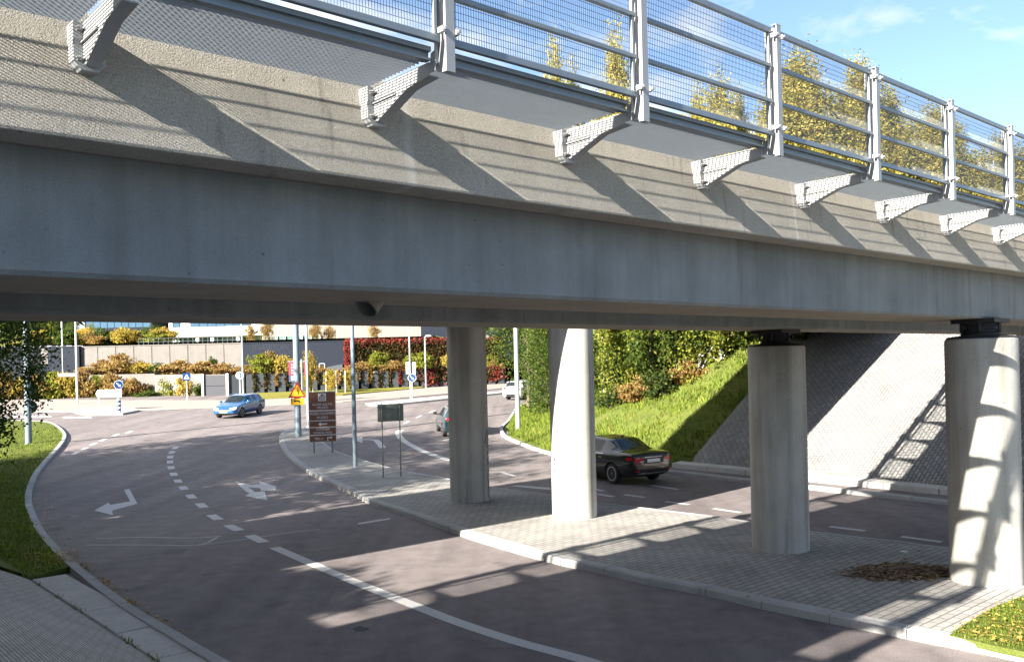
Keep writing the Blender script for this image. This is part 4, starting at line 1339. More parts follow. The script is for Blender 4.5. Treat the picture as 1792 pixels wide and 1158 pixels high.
    # wheels
    for x in (xa, xf):
        for s in (1, -1):
            m = MB()
            prof = [(.215, -.09), (.30, -.105), (r_w-.008, -.085), (r_w, -.05), (r_w, .05), (r_w-.008, .085), (.30, .105), (.215, .09)]
            m.lathe(prof, 30, 'y')
            wh = m.build('wheel', C_TYRE, t, (x, s*(W-.125), r_w), smooth=True)
            m = MB()
            m.lathe([(.225, s*.07), (.225, s*.095), (.205, s*.095), (.20, s*.05)], 30, 'y')
            m.lathe([(.05, s*.06), (.05, s*.09)], 12, 'y')
            for k in range(10):
                a = 2*PI*k/10+(.09 if k % 2 else -.09)
                d1, d2 = Vector((math.cos(a), 0, math.sin(a))), Vector((-math.sin(a), 0, math.cos(a)))
                vs = []
                for rr, ww, yy in ((.04, .016, .085), (.21, .012, .088)):
                    for sy in (0, 1):
                        for sw in (-1, 1):
                            p = d1*rr+d2*ww*sw; vs.append((p.x, s*(yy-.03*sy), p.z))
                m.add(vs, [(0, 1, 5, 4), (2, 6, 7, 3), (0, 4, 6, 2), (1, 3, 7, 5)])
            m.build('rim', C_RIM, wh)
            m = MB(); m.lathe([(.2, s*.0), (.2, s*.03)], 20, 'y'); m.build('brake_disc', C_UNDER, wh)
    return t

def build_cars():
    def ground_pose(P, hd):        # sits on the sloping road
        return Vector((P.x, P.y, g(P.y)+.006))
    def place(name, lab, kind, paint, px, py, hx, hy, wheel, lit=False):
        """px,py = ground contact of the wheel given as (dx forward of middle, dy left of middle)"""
        h = Vector((hx, hy, 0)).normalized()
        l = Vector((-h.y, h.x, 0))
        P = gp(px, py)
        c = P-h*wheel[0]-l*wheel[1]
        o = build_car(name, lab, kind, paint, (c.x, c.y, g(c.y)+.006), math.atan2(h.y, h.x), lit)
        sl = (g(c.y+h.y*1.3)-g(c.y-h.y*1.3))/2.6
        o.rotation_euler = (0, -math.atan(sl), math.atan2(h.y, h.x))
        return o
    place('parked_car', 'black saloon seen from behind driving past the sunlit column', 'sedan', car_paint('black_paint', (.006, .006, .007)), 1071, 846.5, -.52, .854, (-1.38, .88))
    place('parked_car', 'blue estate car with lit headlights coming across the junction', 'estate', car_paint('blue_paint', (.01, .09, .23), .2), 424.5, 730.5, -.16, -.985, (1.39, .86), True)
    place('parked_car', 'teal grey hatchback half hidden behind the leftmost column', 'hatch', car_paint('teal_paint', (.014, .04, .052), .2), 775, 763.5, -.2, .98, (-1.25, .84))
    place('parked_car', 'white hatchback driving away beyond the street lamp on the right', 'hatch', car_paint('white_car_paint', (.78, .78, .77)), 921, 699.5, .5, .866, (-1.25, -.84))
    for o in COL.objects:
        if o.name.startswith('parked_car') and o.parent is None: o.name = 'car'
# ---------------------------------------------------------------- vegetation
def leaves(name, C, size, mat, parent=None, seed=0, elong=1.7, droop=0., loc=None, upright=0.):
    rng = np.random.default_rng(seed)
    N = len(C)
    if N == 0: return None
    n = rng.normal(size=(N, 3)); n[:, 2] += upright
    n /= np.linalg.norm(n, axis=1)[:, None]
    a = rng.normal(size=(N, 3)); a[:, 2] -= droop
    a -= (a*n).sum(1)[:, None]*n
    a /= np.linalg.norm(a, axis=1)[:, None]
    b = np.cross(n, a)
    s = size*rng.uniform(.6, 1.35, size=(N, 1))
    V = np.empty((N, 4, 3))
    V[:, 0] = C-a*s*.5*elong; V[:, 1] = C-b*s*.42+a*s*.08; V[:, 2] = C+a*s*.5*elong; V[:, 3] = C+b*s*.42+a*s*.08
    V[:, 1] += n*s*.12; V[:, 3] += n*s*.12
    me = bpy.data.meshes.new(name)
    me.vertices.add(N*4); me.vertices.foreach_set('co', V.reshape(-1))
    me.loops.add(N*4); me.loops.foreach_set('vertex_index', np.arange(N*4, dtype=np.int32))
    me.polygons.add(N); me.polygons.foreach_set('loop_start', np.arange(0, N*4, 4, dtype=np.int32))
    me.update(calc_edges=True)
    return link(name, me, mat, parent, loc)

def crown_points(N, rx, rz, zc, rng, shape='oval', clumps=40, spread=.22, hang=0.):
    """leaf centres gathered in clumps inside an uneven crown"""
    cc = []
    while len(cc) < clumps:
        p = rng.uniform(-1, 1, 3)
        r = np.linalg.norm(p)
        if r > 1 or r < .25 and rng.random() < .6: continue
        if shape == 'cone':
            h = (p[2]+1)/2
            p[:2] *= (1.1-h)**.6*.95
        cc.append(p)
    cc = np.array(cc)
    w = rng.uniform(.4, 1.6, clumps); w /= w.sum()
    k = rng.choice(clumps, N, p=w)
    sp = spread*rng.uniform(.6, 1.4, clumps)[k][:, None]
    P = cc[k]+np.clip(rng.normal(size=(N, 3)), -2., 2.)*sp*np.array([1, 1, .8+hang])
    P[:, 2] -= hang*np.abs(rng.normal(size=N))*.15
    return P*np.array([rx, rx, rz])+np.array([0, 0, zc]), cc*np.array([rx, rx, rz])+np.array([0, 0, zc])

VEG = {}
def tree_proto(key, H, rx, base, N, leaf, mat, barkm, seed, shape='oval', clumps=45, spread=.2, hang=.3, tr=.018):
    """returns (trunk mesh, crown mesh) built around the origin"""
    if key in VEG: return VEG[key]
    rng = np.random.default_rng(seed)
    rz = (H-base)/2
    P, cc = crown_points(N, rx, rz, base+rz, rng, shape, clumps, spread, hang)
    P[:, 2] = np.maximum(P[:, 2], base*.55)
    co = leaves('crown', P, leaf, mat, None, seed, 1.5, .6)
    m = MB()
    r0 = H*tr
    tp = [Vector((0, 0, -.4))]
    x = y = 0.
    for k in range(1, 8):
        x += rng.normal()*.012*H*.4; y += rng.normal()*.012*H*.4
        tp.append(Vector((x, y, H*.93*k/7)))
    m.tube(tp, [max(.015, r0*(1-.93*k/7)) for k in range(8)], 9)
    for c in cc[:26]:
        z0 = max(base*.7, min(H*.85, c[2]-abs(rng.normal())*.12*H-.3))
        f = min(.999, z0/(H*.93))*7
        i = int(f)
        a = tp[i].lerp(tp[min(i+1, 7)], f-i) if i > 0 else tp[0].lerp(tp[1], f)
        r = max(.02, r0*(1-f/7)*.45)
        mid = a.lerp(Vector(c), .55)+Vector((0, 0, .06*H*rng.random()))
        m.tube([a, mid, Vector(c)], [r, r*.6, .012], 5)
    to = m.build('trunk', barkm, smooth=True)
    VEG[key] = (to.data, co.data)
    bpy.data.objects.remove(to); bpy.data.objects.remove(co)
    return VEG[key]

def tree(name, label, loc, key, scale=1., rz=0., sz=None, cat='tree', group=None, **kw):
    tm, cm = tree_proto(key, **kw) if kw else VEG[key]
    t = thing(name, label, cat, loc, rz, group)
    t.scale = (scale, scale, sz or scale)
    link('trunk', tm, None, t)
    link('crown', cm, None, t)
    return t

def bush_proto(key, R, H, N, leaf, mat, seed, spread=.2, clumps=26):
    if key in VEG: return VEG[key]
    rng = np.random.default_rng(seed)
    P, cc = crown_points(N, R, H*.55, H*.5, rng, 'oval', clumps, spread, 0.)
    P[:, 2] = np.abs(P[:, 2])
    co = leaves('foliage', P, leaf, mat, None, seed, 1.5, 0.)
    m = MB()
    for k in range(9):
        c = cc[k]
        m.tube([(c[0]*.12, c[1]*.12, -.2), (c[0]*.5, c[1]*.5, max(.2, c[2]*.6)), tuple(c)], [.03, .02, .008], 5)
    so = m.build('stems', M_BARK)
    VEG[key] = (so.data, co.data)
    bpy.data.objects.remove(so); bpy.data.objects.remove(co)
    return VEG[key]

def bush(name, label, loc, key, sx=1., sz=1., rz=0., group=None, cat='shrub'):
    tm, cm = VEG[key]
    t = thing(name, label, cat, loc, rz, group)
    t.scale = (sx, sx, sz)
    link('stems', tm, None, t); link('foliage', cm, None, t)
    return t

def build_vegetation():
    R = random.Random(5)
    # prototypes
    B = dict(barkm=M_BIRCH)
    for i in range(3):
        tree_proto('birch%d' % i, 20., 4.2, 1.8, 46000, .145, L_BIRCH, M_BIRCH, 11+i, 'cone', 190, .095, .35, .012)
    tree_proto('green0', 12., 3.6, 1.2, 17000, .14, L_GREEN, M_BARK, 21, 'oval', 60, .17, .4)
    tree_proto('green1', 12., 3.4, .8, 17000, .14, L_GREEN, M_BARK, 22, 'oval', 55, .17, .5)
    tree_proto('green2', 12., 3.4, 4.2, 14000, .14, L_GREEN, M_BARK, 20, 'oval', 60, .17, .4)
    tree_proto('yg0', 12., 3.2, 1.6, 14000, .15, L_YGREEN, M_BARK, 23, 'oval', 55, .17, .4)
    tree_proto('dark0', 12., 4.6, 2.2, 8000, .24, L_DARK, M_BARK, 24, 'oval', 60, .14, .3)
    tree_proto('orange0', 7., 2.2, 1.6, 3200, .2, L_ORANGE, M_BARK, 25, 'oval', 34, .18, .1)
    tree_proto('brorange0', 6., 2.4, 1.2, 3400, .22, L_BRORANGE, M_BARK, 26, 'oval', 34, .18, .1)
    tree_proto('yellow0', 6., 2.4, 1.2, 3400, .22, L_YELLOW, M_BARK, 27, 'oval', 34, .18, .1)
    tree_proto('bank0', 8.5, 3.0, .5, 15000, .12, L_GREEN, M_BIRCH, 28, 'oval', 80, .095, .4, .013)
    tree_proto('bank1', 8.5, 2.8, .5, 13000, .12, L_YGREEN, M_BIRCH, 29, 'oval', 75, .095, .4, .013)
    for key, mat, sd in (('b_yel', L_YELLOW, 31), ('b_or', L_ORANGE, 32), ('b_yg', L_YGREEN, 33), ('b_gr', L_GREEN, 34), ('b_red', L_RED, 35), ('b_vine', L_VINE, 36), ('b_dark', L_DARK, 37)):
        bush_proto(key, 1.5, 1.6, 2600, .16, mat, sd)

    # tall birches beyond the bank, seen over the deck through the railing
    desc = ['thin orange tipped birch, leftmost above the railing', 'small yellow birch just right of the thin orange tipped one', 'orange topped birch left of the second railing post from the left',
            'slender yellow birch in the middle railing bay', 'low yellow birch left of the slender one in the middle bay', 'low yellow birch right of the slender one in the middle bay',
            'orange birch left of the broad tall birch', 'broad tall yellow green birch right of the middle railing post', 'tall birch whose tip rises above the top rail',
            'yellow birch right of the tip above the top rail', 'yellow green birch behind the fifth railing post', 'yellow birch between the last two railing posts',
            'yellow birch at the right edge just above the deck', 'low birch in the bay right of the tallest tip', 'small birch before the right frame edge']
    spec = [(967, 82, 64, .55), (1003, 128, 66, .5), (1076, 76, 62, .8), (1258, 138, 63, .8), (1222, 168, 66, .55), (1293, 176, 66, .6), (1362, 148, 64, .9), (1404, 98, 60, 1.15), (1503, 116, 60, .95),
            (1545, 158, 63, .95), (1630, 194, 62, .95), (1668, 225, 66, .9), (1745, 245, 62, 1.), (1592, 214, 68, .9), (1792, 268, 62, 1.1), ]
    for i, ((px, py, Y, w), d) in enumerate(zip(spec, desc)):
        p = at(px, py, Y)
        z0 = T(p.x, p.y)
        hh = (p.z-z0)
        tree('birch_tree', d, (p.x, p.y, z0), 'birch%d' % (i % 3), w*1.0, R.uniform(0, 6), hh/20., group='autumn birches above the railing')
    for i, (px, py, Y) in enumerate([(1330, 215, 70), (1450, 205, 70), (1570, 262, 71), (1700, 300, 72), (1120, 205, 72), (1185, 225, 72), (1480, 250, 74), (1640, 270, 75), (1390, 235, 66), (1530, 230, 67), (1600, 265, 66), (1665, 285, 68), (1740, 310, 68), (1345, 260, 74), (1780, 330, 70), (1430, 250, 72)]):
        p = at(px, py, Y)
        z0 = T(p.x, p.y)
        tree('birch_tree', 'yellow green birch in the lower back row seen through the mesh', (p.x, p.y, z0), 'birch%d' % (i % 3), 1.2, R.uniform(0, 6), (p.z-z0)/20., group='back row of birches through the mesh')
    # trees on the grass bank under the bridge opening
    spec = [(1058, 712, 'bank0', .80, 'dark green bushy tree beside the right edge of the sunlit column'), (1100, 696, 'bank1', .78, 'green and yellow bushy tree second from the sunlit column on the bank'),
            (1142, 686, 'bank0', .88, 'dense green tree in the middle of the bank row'), (1185, 672, 'bank1', .85, 'green tree with pale trunks right of the middle of the bank row'),
            (1225, 652, 'bank0', .85, 'yellow green tree near the top of the bank'), (1262, 636, 'bank1', .75, 'yellow bushy tree at the right end of the bank row')]
    for i, (px, py, k, s, d) in enumerate(spec):
        P = gpt(px, py)
        tree('bank_tree', d, (P.x, P.y, P.z-.1), k, s, R.uniform(0, 6), s*1.1, group='trees on the grass bank')
    for px, Y, k, s, d in ((925, 60, 'green2', .8, 'round green tree hanging over the white car'), (968, 52, 'green1', .62, 'green tree just left of the sunlit column'), (985, 55, 'green1', .8, 'green tree hidden mostly by the sunlit column'), (1040, 58, 'green0', .95, 'tall dark tree behind the bank row'), (1130, 60, 'green1', 1., 'tall green tree behind the bank row'), (1215, 58, 'yg0', .95, 'tall yellow green tree behind the bank row')):
        p = at(px, 700, Y)
        z0 = T(p.x, Y)
        tree('tree', d, (p.x, Y, z0-.1), k, s, R.uniform(0, 6))
    for px, py, k, s, d in ((1118, 702, 'b_or', .55, 'small rusty shrub at the foot of the bank trees'), (1160, 690, 'b_dark', .6, 'dark shrub at the foot of the bank trees'), (1205, 672, 'b_or', .5, 'rusty shrub on the bank below the yellow tree'), (1285, 612, 'b_yg', .6, 'yellow green shrub at the ridge left of the third column'), (1075, 716, 'b_dark', .5, 'low dark shrub right beside the sunlit column'),
                            (1410, 596, 'b_dark', .9, 'dark shrub at the top of the cobbled slope')):
        P = gpt(px, py)
        bush('shrub', d, P, k, s, s*1.1, R.uniform(0, 6))
    # big trees on the left embankment: one hangs into view, the others throw the broken shade over the road
    sh = [(-6., 23.5, 8.2, 'dark0', 'tree on the left embankment nearest to the bridge'), (-5., 28.5, 9.2, 'dark0', 'second tree on the left embankment'), (-3., 34., 9.6, 'dark0', 'third tree on the left embankment'),
          (-9., 31., 9.8, 'green0', 'tree in the back row of the left embankment'), (-4., 40., 9.8, 'dark0', 'fourth tree on the left embankment'), (-10., 38., 10., 'green1', 'far tree in the back row of the left embankment')]
    for s, q, h, k, d in sh:
        w = wsq(s, q)
        tree('shade_tree', d, (w.x, w.y, T(w.x, w.y)-.1), k, h/12*1.15, R.uniform(0, 6), h/12)
    for i, q in enumerate((22.5, 25, 27.5, 30, 32.5, 35.5, 38.5, 41.)):  # unseen shrubs, added to block sun slipping under the crowns onto the road
        w = wsq(-1.2-.6*(i % 2), q)
        bush('shrub', 'unseen dark shrub added under the left embankment trees to shade the road', (w.x, w.y, T(w.x, w.y)), 'b_dark' if i % 3 else 'b_gr', 1.5, 1.7, i*1.3, group='unseen shrubs added for shade under the embankment trees')
    P = at(-66, 660, 31)
    tree('hanging_tree', 'large green tree at the left edge with leaves hanging into view', (P.x, P.y, T(P.x, P.y)), 'hang', 1., 1.2, H=9.5, rx=2.75, base=1.7, N=26000, leaf=.1, mat=L_GREEN, barkm=M_BARK, seed=77, shape='oval', clumps=80, spread=.13, hang=.6)
    # bushes between the two decks: their tops shade the near end of the sunny strip
    for s, q, z, k in ((-8.5, 12.3, .95, 'b_dark'), (-9.5, 14.2, 1.0, 'b_dark'), (-7.8, 13.3, .8, 'b_gr')):
        w = wsq(s, q)
        bush('shrub', 'dark shrub growing between the two bridge decks on the left slope', (w.x, w.y, T(w.x, w.y)), k, .8, z, s, group='shrubs between the decks')
    # ---- planting along the far walls
    def fb(px, py, Y, key, w, h, label, name='shrub', group=None):
        p = at(px, py, Y)
        bush(name, label, (p.x, Y, p.z), key, w*Y/F/3.0, h*Y/F/1.75, R.uniform(0, 6), group)
    # hedge far left
    hedge = [(10, 'b_or'), (38, 'b_yel'), (66, 'b_or'), (92, 'b_yg'), (118, 'b_yel'), (146, 'b_or'), (172, 'b_yg')]
    for i, (px, k) in enumerate(hedge):
        fb(px, 700, 84+.4*i, k, 44, 47+R.uniform(-4, 4), ['orange hedge bush at the far left edge', 'yellow hedge bush left of the thin white poles', 'orange hedge bush just left of the white poles', 'yellow green hedge bush behind the white poles', 'yellow hedge bush right of the white poles', 'orange hedge bush above the white direction board', 'yellow green hedge bush left of the round keep right sign'][i], 'hedge_bush', 'hedge along the far left pavement')
    more = [(200, 698, 86, 'b_or', 50, 42, 'pink orange bush behind the round keep right sign'), (232, 697, 86, 'b_or', 44, 34, 'low orange bush right of the round keep right sign'), (265, 697, 86, 'b_gr', 60, 16, 'low green shrub on the lawn left of the crossing sign'),
            (300, 697, 86, 'b_yg', 40, 40, 'yellow green bush left of the crossing sign'), (330, 697, 85, 'b_yel', 36, 44, 'yellow bush behind the crossing sign'), (348, 697, 84, 'b_gr', 22, 26, 'small green bush right of the crossing sign'),
            (165, 657, 90, 'b_or', 50, 20, 'orange shrub below the dark left wall'), (205, 655, 90, 'b_or', 60, 34, 'tall rusty shrub on the terrace at left'), (240, 655, 90, 'b_yel', 50, 22, 'yellow shrub on the terrace at left'), (285, 653, 90, 'b_gr', 46, 18, 'green shrub on the terrace'),
            (318, 655, 90, 'b_or', 60, 24, 'orange shrub on the terrace above the garage door'), (360, 655, 90, 'b_or', 60, 22, 'orange trailing shrub over the garage door'), (398, 655, 90, 'b_or', 60, 18, 'orange trailing shrub right of the garage door'), (372, 648, 91, 'b_gr', 16, 24, 'slender green shrub against the pale wall'),
            (455, 655, 89, 'b_yg', 46, 36, 'bright yellow green shrub below the wall lettering'), (475, 650, 90, 'b_or', 34, 34, 'orange shrub below the wall lettering'), (500, 655, 89.5, 'b_yel', 46, 34, 'yellow shrub left of the thick mast'), (430, 655, 89, 'b_or', 40, 16, 'low orange shrub left of the lettering'), (565, 652, 90, 'b_or', 34, 12, 'low orange shrub behind the brown sign'),
            (664, 645, 88.5, 'b_yg', 34, 30, 'rounded bright green shrub left of the white sign backs'), (738, 644, 88.5, 'b_yg', 40, 28, 'rounded bright green shrub behind the path lamp'), (786, 642, 88.5, 'b_yel', 26, 26, 'yellow shrub beside the leftmost column'), (718, 645, 88.5, 'b_yg', 24, 22, 'small bright green shrub behind the white pole'),
            (632, 652, 88.3, 'b_or', 50, 18, 'orange trailing shrub on the panel wall'), (690, 650, 88.3, 'b_or', 50, 18, 'rusty trailing shrub on the panel wall'), (866, 652, 92, 'b_or', 24, 24, 'orange shrub right of the leftmost column'), (860, 640, 92, 'b_yg', 20, 20, 'yellow green shrub right of the leftmost column')]
    for (px, py, Y, k, w, h, d) in more: fb(px, py, Y, k, w, h, d)
    # young staked trees
    for px, w, d in ((540, 26, 'young yellow tree right of the thick mast'), (580, 24, 'young yellow staked tree above the brown sign'), (612, 18, 'slim young yellow tree left of the grey lamp post')):
        Y = 82.
        z0 = g(Y)+.1
        p = at(px, 690, Y)
        top = at(px, 645 if px > 560 else 612, Y).z
        t = tree('young_tree', d, (p.x, Y, z0), 'yellow0', w*Y/F/4.4, R.uniform(0, 6), (top-z0)/6.2)
        for sx in (-1, 1):
            m = MB(); m.tube([(sx*.55, 0, -.2), (sx*.5, 0, 2.)], .038, 6)
            o = m.build('stake', M_STAKE, t); o.scale = (1/t.scale[0], 1/t.scale[0], 1/t.scale[2])
    # trees on the hillside at left and before the white building
    for px, py, Y, k, h, d in ((146, 604, 100, 'brorange0', 34, 'bright orange tree left on the hillside'), (240, 600, 104, 'yellow0', 26, 'golden tree below the blue glazed block'), (262, 600, 106, 'yellow0', 24, 'golden tree right of the other golden tree'), (218, 598, 108, 'yg0', 22, 'yellow green tree between orange and golden trees'), (190, 598, 110, 'yg0', 20, 'pale green tree on the hillside'),
                           (20, 604, 112, 'green0', 60, 'dark green tree at the far left hillside'), (75, 600, 115, 'green1', 60, 'green tree on the far left hillside'), (100, 598, 120, 'dark0', 50, 'dark tree behind the two white poles'), (285, 600, 100, 'dark0', 30, 'dark small tree left of the white building'),
                           (470, 600, 98, 'orange0', 42, 'orange tree left of the beige building'), (440, 600, 98, 'orange0', 36, 'pale orange young tree before the white building'), (555, 602, 96, 'orange0', 40, 'broad orange tree right of the thick mast'), (575, 602, 97, 'orange0', 36, 'orange tree left of the grey lamp post'), (655, 598, 99, 'orange0', 34, 'thin orange tree before the beige building')):
        p = at(px, py, Y)
        H0 = {'brorange0': 6., 'yellow0': 6., 'orange0': 7.}.get(k, 12.)
        s = h*Y/F/H0
        tree('hillside_tree', d, (p.x, Y, p.z-.3), k, s*1.05, R.uniform(0, 6), s)
    hill = [(64, 'green1', 50), (84, 'yg0', 34), (110, 'dark0', 52), (128, 'green0', 36), (158, 'yg0', 30), (172, 'green1', 26), (204, 'green0', 22), (228, 'yg0', 24), (276, 'green0', 36), (292, 'yg0', 30)]
    for i, (px, k, h) in enumerate(hill):
        Y = 104+(i*7) % 16
        p = at(px, 640, Y); z0 = 7.3+max(0, min(1, (-47-p.x)/14))*min(1, (Y-92.6)/55)*3.9
        s = h*Y/F/12*1.15
        tree('hillside_tree', 'tree in the mixed green and yellow row on the left hillside', (p.x, Y, z0-.3), k, s*1.2, R.uniform(0, 6), s, group='mixed trees on the left hillside')
    for i in range(14):
        px = 62+i*17.5
        p = at(px, 640, 94.5+(i % 3)); z0 = 7.3
        bush('shrub', 'low autumn shrub along the top edge of the pale wall', (p.x, p.y, z0), ('b_yg', 'b_yel', 'b_or', 'b_gr')[i % 4], .9, .65+.3*(i % 2), i, group='low shrubs above the pale wall')
    # far wood on the hill, one mass
    rng = np.random.default_rng(3)
    C = []
    for k in range(150):
        x, y = rng.uniform(-180, 190), rng.uniform(150, 210)
        h = rng.uniform(9, 16); r = rng.uniform(3, 5)
        z0 = 7.5+(7 if x < -25 else 0)
        P, _ = crown_points(420, r, h/2, z0+h/2, rng, 'cone', 14, .2)
        P[:, 0] += x; P[:, 1] += y
        C.append(P)
    tag(leaves('far_wood', np.concatenate(C), 1.1, L_YGREEN, None, 4), None, None, None, 'stuff')
    # ivy over the upper right wall and vines over the panel wall
    def curtain(name, lab, p0, p1, zt, zb, N, mat, seed, size=.2, thick=.22, ragged=.3):
        rng = np.random.default_rng(seed)
        u = rng.random(N)
        v = rng.random(N)**.9
        hang = 1-ragged*(.5+.5*np.sin(u*37+seed)*np.sin(u*91))
        X = np.array([p0.x, p0.y])[None]*(1-u)[:, None]+np.array([p1.x, p1.y])[None]*u[:, None]
        P = np.column_stack([X[:, 0], X[:, 1]-np.abs(rng.normal(size=N))*thick, zt-(zt-zb)*v*hang+rng.normal(size=N)*.05])
        o = leaves(name, P, size, mat, None, seed, 1.4, .6)
        return tag(o, lab, 'ivy')
    Y = 89.4
    a, b = at(606, 640, Y), at(880, 640, Y+4)
    zt = at(700, 596.5, Y+1).z
    zb = at(700, 652, Y+1).z
    curtain('ivy', 'dark brown green ivy curtain hanging over the upper right wall', a, b, zt, zb, 22000, L_VINE, 41, .15)
    curtain('ivy', 'red ivy fringe along the top of the upper right wall', a, b, zt+.25, zt-.45, 3000, L_RED, 42, .16)
    curtain('ivy', 'bright red ivy column at the left end of the ivy wall', at(604, 640, Y-.1), at(617, 640, Y-.1), zt+.1, zb, 2200, L_RED, 43, .18)

def build_ground_cover(lawn_left, corner):
    rng = np.random.default_rng(9)
    def blades(name, pts, h0, h1, mat, seed, wd=.012):
        N = len(pts)
        r = np.random.default_rng(seed)
        h = r.uniform(h0, h1, N)[:, None]
        a = r.uniform(0, 2*PI, N)
        d = np.column_stack([np.cos(a), np.sin(a), np.zeros(N)])
        ln = r.normal(size=(N, 3))*.35; ln[:, 2] = 1
        V = np.empty((N, 3, 3))
        w = wd*(.6+r.random((N, 1)))
        V[:, 0] = pts-d*w; V[:, 1] = pts+d*w; V[:, 2] = pts+ln*h
        me = bpy.data.meshes.new(name)
        me.vertices.add(N*3); me.vertices.foreach_set('co', V.reshape(-1))
        me.loops.add(N*3); me.loops.foreach_set('vertex_index', np.arange(N*3, dtype=np.int32))
        me.polygons.add(N); me.polygons.foreach_set('loop_start', np.arange(0, N*3, 3, dtype=np.int32))
        me.update(calc_edges=True)
        return tag(link(name, me, mat), None, None, None, 'stuff')
    def inside(P, poly):
        x, y = P[:, 0], P[:, 1]
        c = np.zeros(len(P), bool)
        n = len(poly)
        for i in range(n):
            x0, y0 = poly[i][0], poly[i][1]; x1, y1 = poly[(i+1) % n][0], poly[(i+1) % n][1]
            m = ((y0 > y) != (y1 > y)) & (x < (x1-x0)*(y-y0)/((y1-y0) or 1e-9)+x0)
            c ^= m
        return c
    gv = np.vectorize(g)
    # left lawn
    P = np.column_stack([rng.uniform(-34, -7, 260000), rng.uniform(14, 54, 260000)])
    ok = inside(P, lawn_left) & (P[:, 0]/P[:, 1] > -.64) & (rng.random(len(P)) < np.clip(22/P[:, 1], .2, 1)**1.6)
    P = P[ok]
    blades('grass', np.column_stack([P, gv(P[:, 1])+.12]), .05, .13, L_GRASS, 1)
    # grassy corner
    P = np.column_stack([rng.uniform(5, 12, 60000), rng.uniform(8, 16, 60000)])
    P = P[inside(P, corner)][:14000]
    blades('grass', np.column_stack([P, gv(P[:, 1])+.15]), .02, .055, L_GRASS, 2, .007)
    # bank weeds
    pts = []
    for _ in range(75000):
        s, q = rng.uniform(25.2, 42), rng.uniform(19.7, 50)
        d = s-interp(q, TOE)
        if d < .35: continue
        w = wsq(s, q)
        if w.x/w.y > .36 or w.x/w.y < -.06: continue
        pts.append((w.x, w.y, T(w.x, w.y)+.06))
    blades('grass', np.array(pts), .10, .30, L_GRASS, 3, .022)
    # fallen leaves
    def litter(name, pts, size, seed):
        o = leaves(name, np.array(pts), size, L_LITTER, None, seed, 1.2, 0., None, 4.)
        tag(o, None, None, None, 'stuff')
    L = []
    kp = [(125, 985), (173, 1022), (235, 1068), (300, 1108)]
    for _ in range(520):
        i = rng.integers(0, 3); u = rng.random()
        a, b = kp[i], kp[i+1]
        p = gp(a[0]+(b[0]-a[0])*u+8+abs(rng.normal())*10, a[1]+(b[1]-a[1])*u+rng.normal()*2)
        if rng.random() < (.9 if math.sin(u*9+i*2) > .2 else .25): L.append((p.x, p.y, p.z+.02))
    for _ in range(420):
        p = gp(40+rng.random()*100+rng.normal()*6, 986+rng.normal()*7); L.append((p.x, p.y, p.z+.14))
    for _ in range(240):
        p = gp(60+rng.normal()*14+rng.random()*30, 870+rng.random()*110); L.append((p.x, p.y, p.z+.15))
    for _ in range(420):
        p = gp(1660+rng.random()*140, 1050+rng.random()*85, .14)
        if inside(np.array([[p.x, p.y]]), corner)[0]: L.append((p.x, p.y, p.z+.07))
    for _ in range(70):
        p = gp(1180+rng.random()*500, 925+rng.random()*130, .14)
        L.append((p.x, p.y, .15))
    for _ in range(40):
        p = gp(620+rng.random()*300, 830+rng.random()*80, .14); L.append((p.x, p.y, p.z+.02))
    litter('fallen_leaves', L, .042, 6)
    L = []
    for _ in range(2600):
        a, r_ = rng.uniform(0, 2*PI), abs(rng.normal())*.5
        p = gp(1578+92*r_*math.cos(a), 1000+15*r_*math.sin(a), .14); L.append((p.x, p.y, .15+.05*max(0, 1-r_)*rng.random()))
    o = leaves('dry_twigs', np.array(L), .05, L_TWIG, None, 8, 2.4, 0., None, 6.)
    tag(o, None, None, None, 'stuff')
    # weeds along the toe beams
    W = []
    for _ in range(700):
        q = 18.6-rng.random()*20
        if math.sin(q*2.1)+math.sin(q*5.3+1) < .3: continue
        w = wsq(4.2+rng.normal()*.03, q); W.append((w.x, w.y, .08))
    for _ in range(900):
        q = 20-rng.random()*16
        if math.sin(q*1.9)+math.sin(q*4.1+2) < .5: continue
        w = wsq(interp(q, TOE)+.98+rng.normal()*.05, q); W.append((w.x, w.y, .28))
    blades('weeds', np.array(W), .03, .10, L_GRASS, 12, .008)

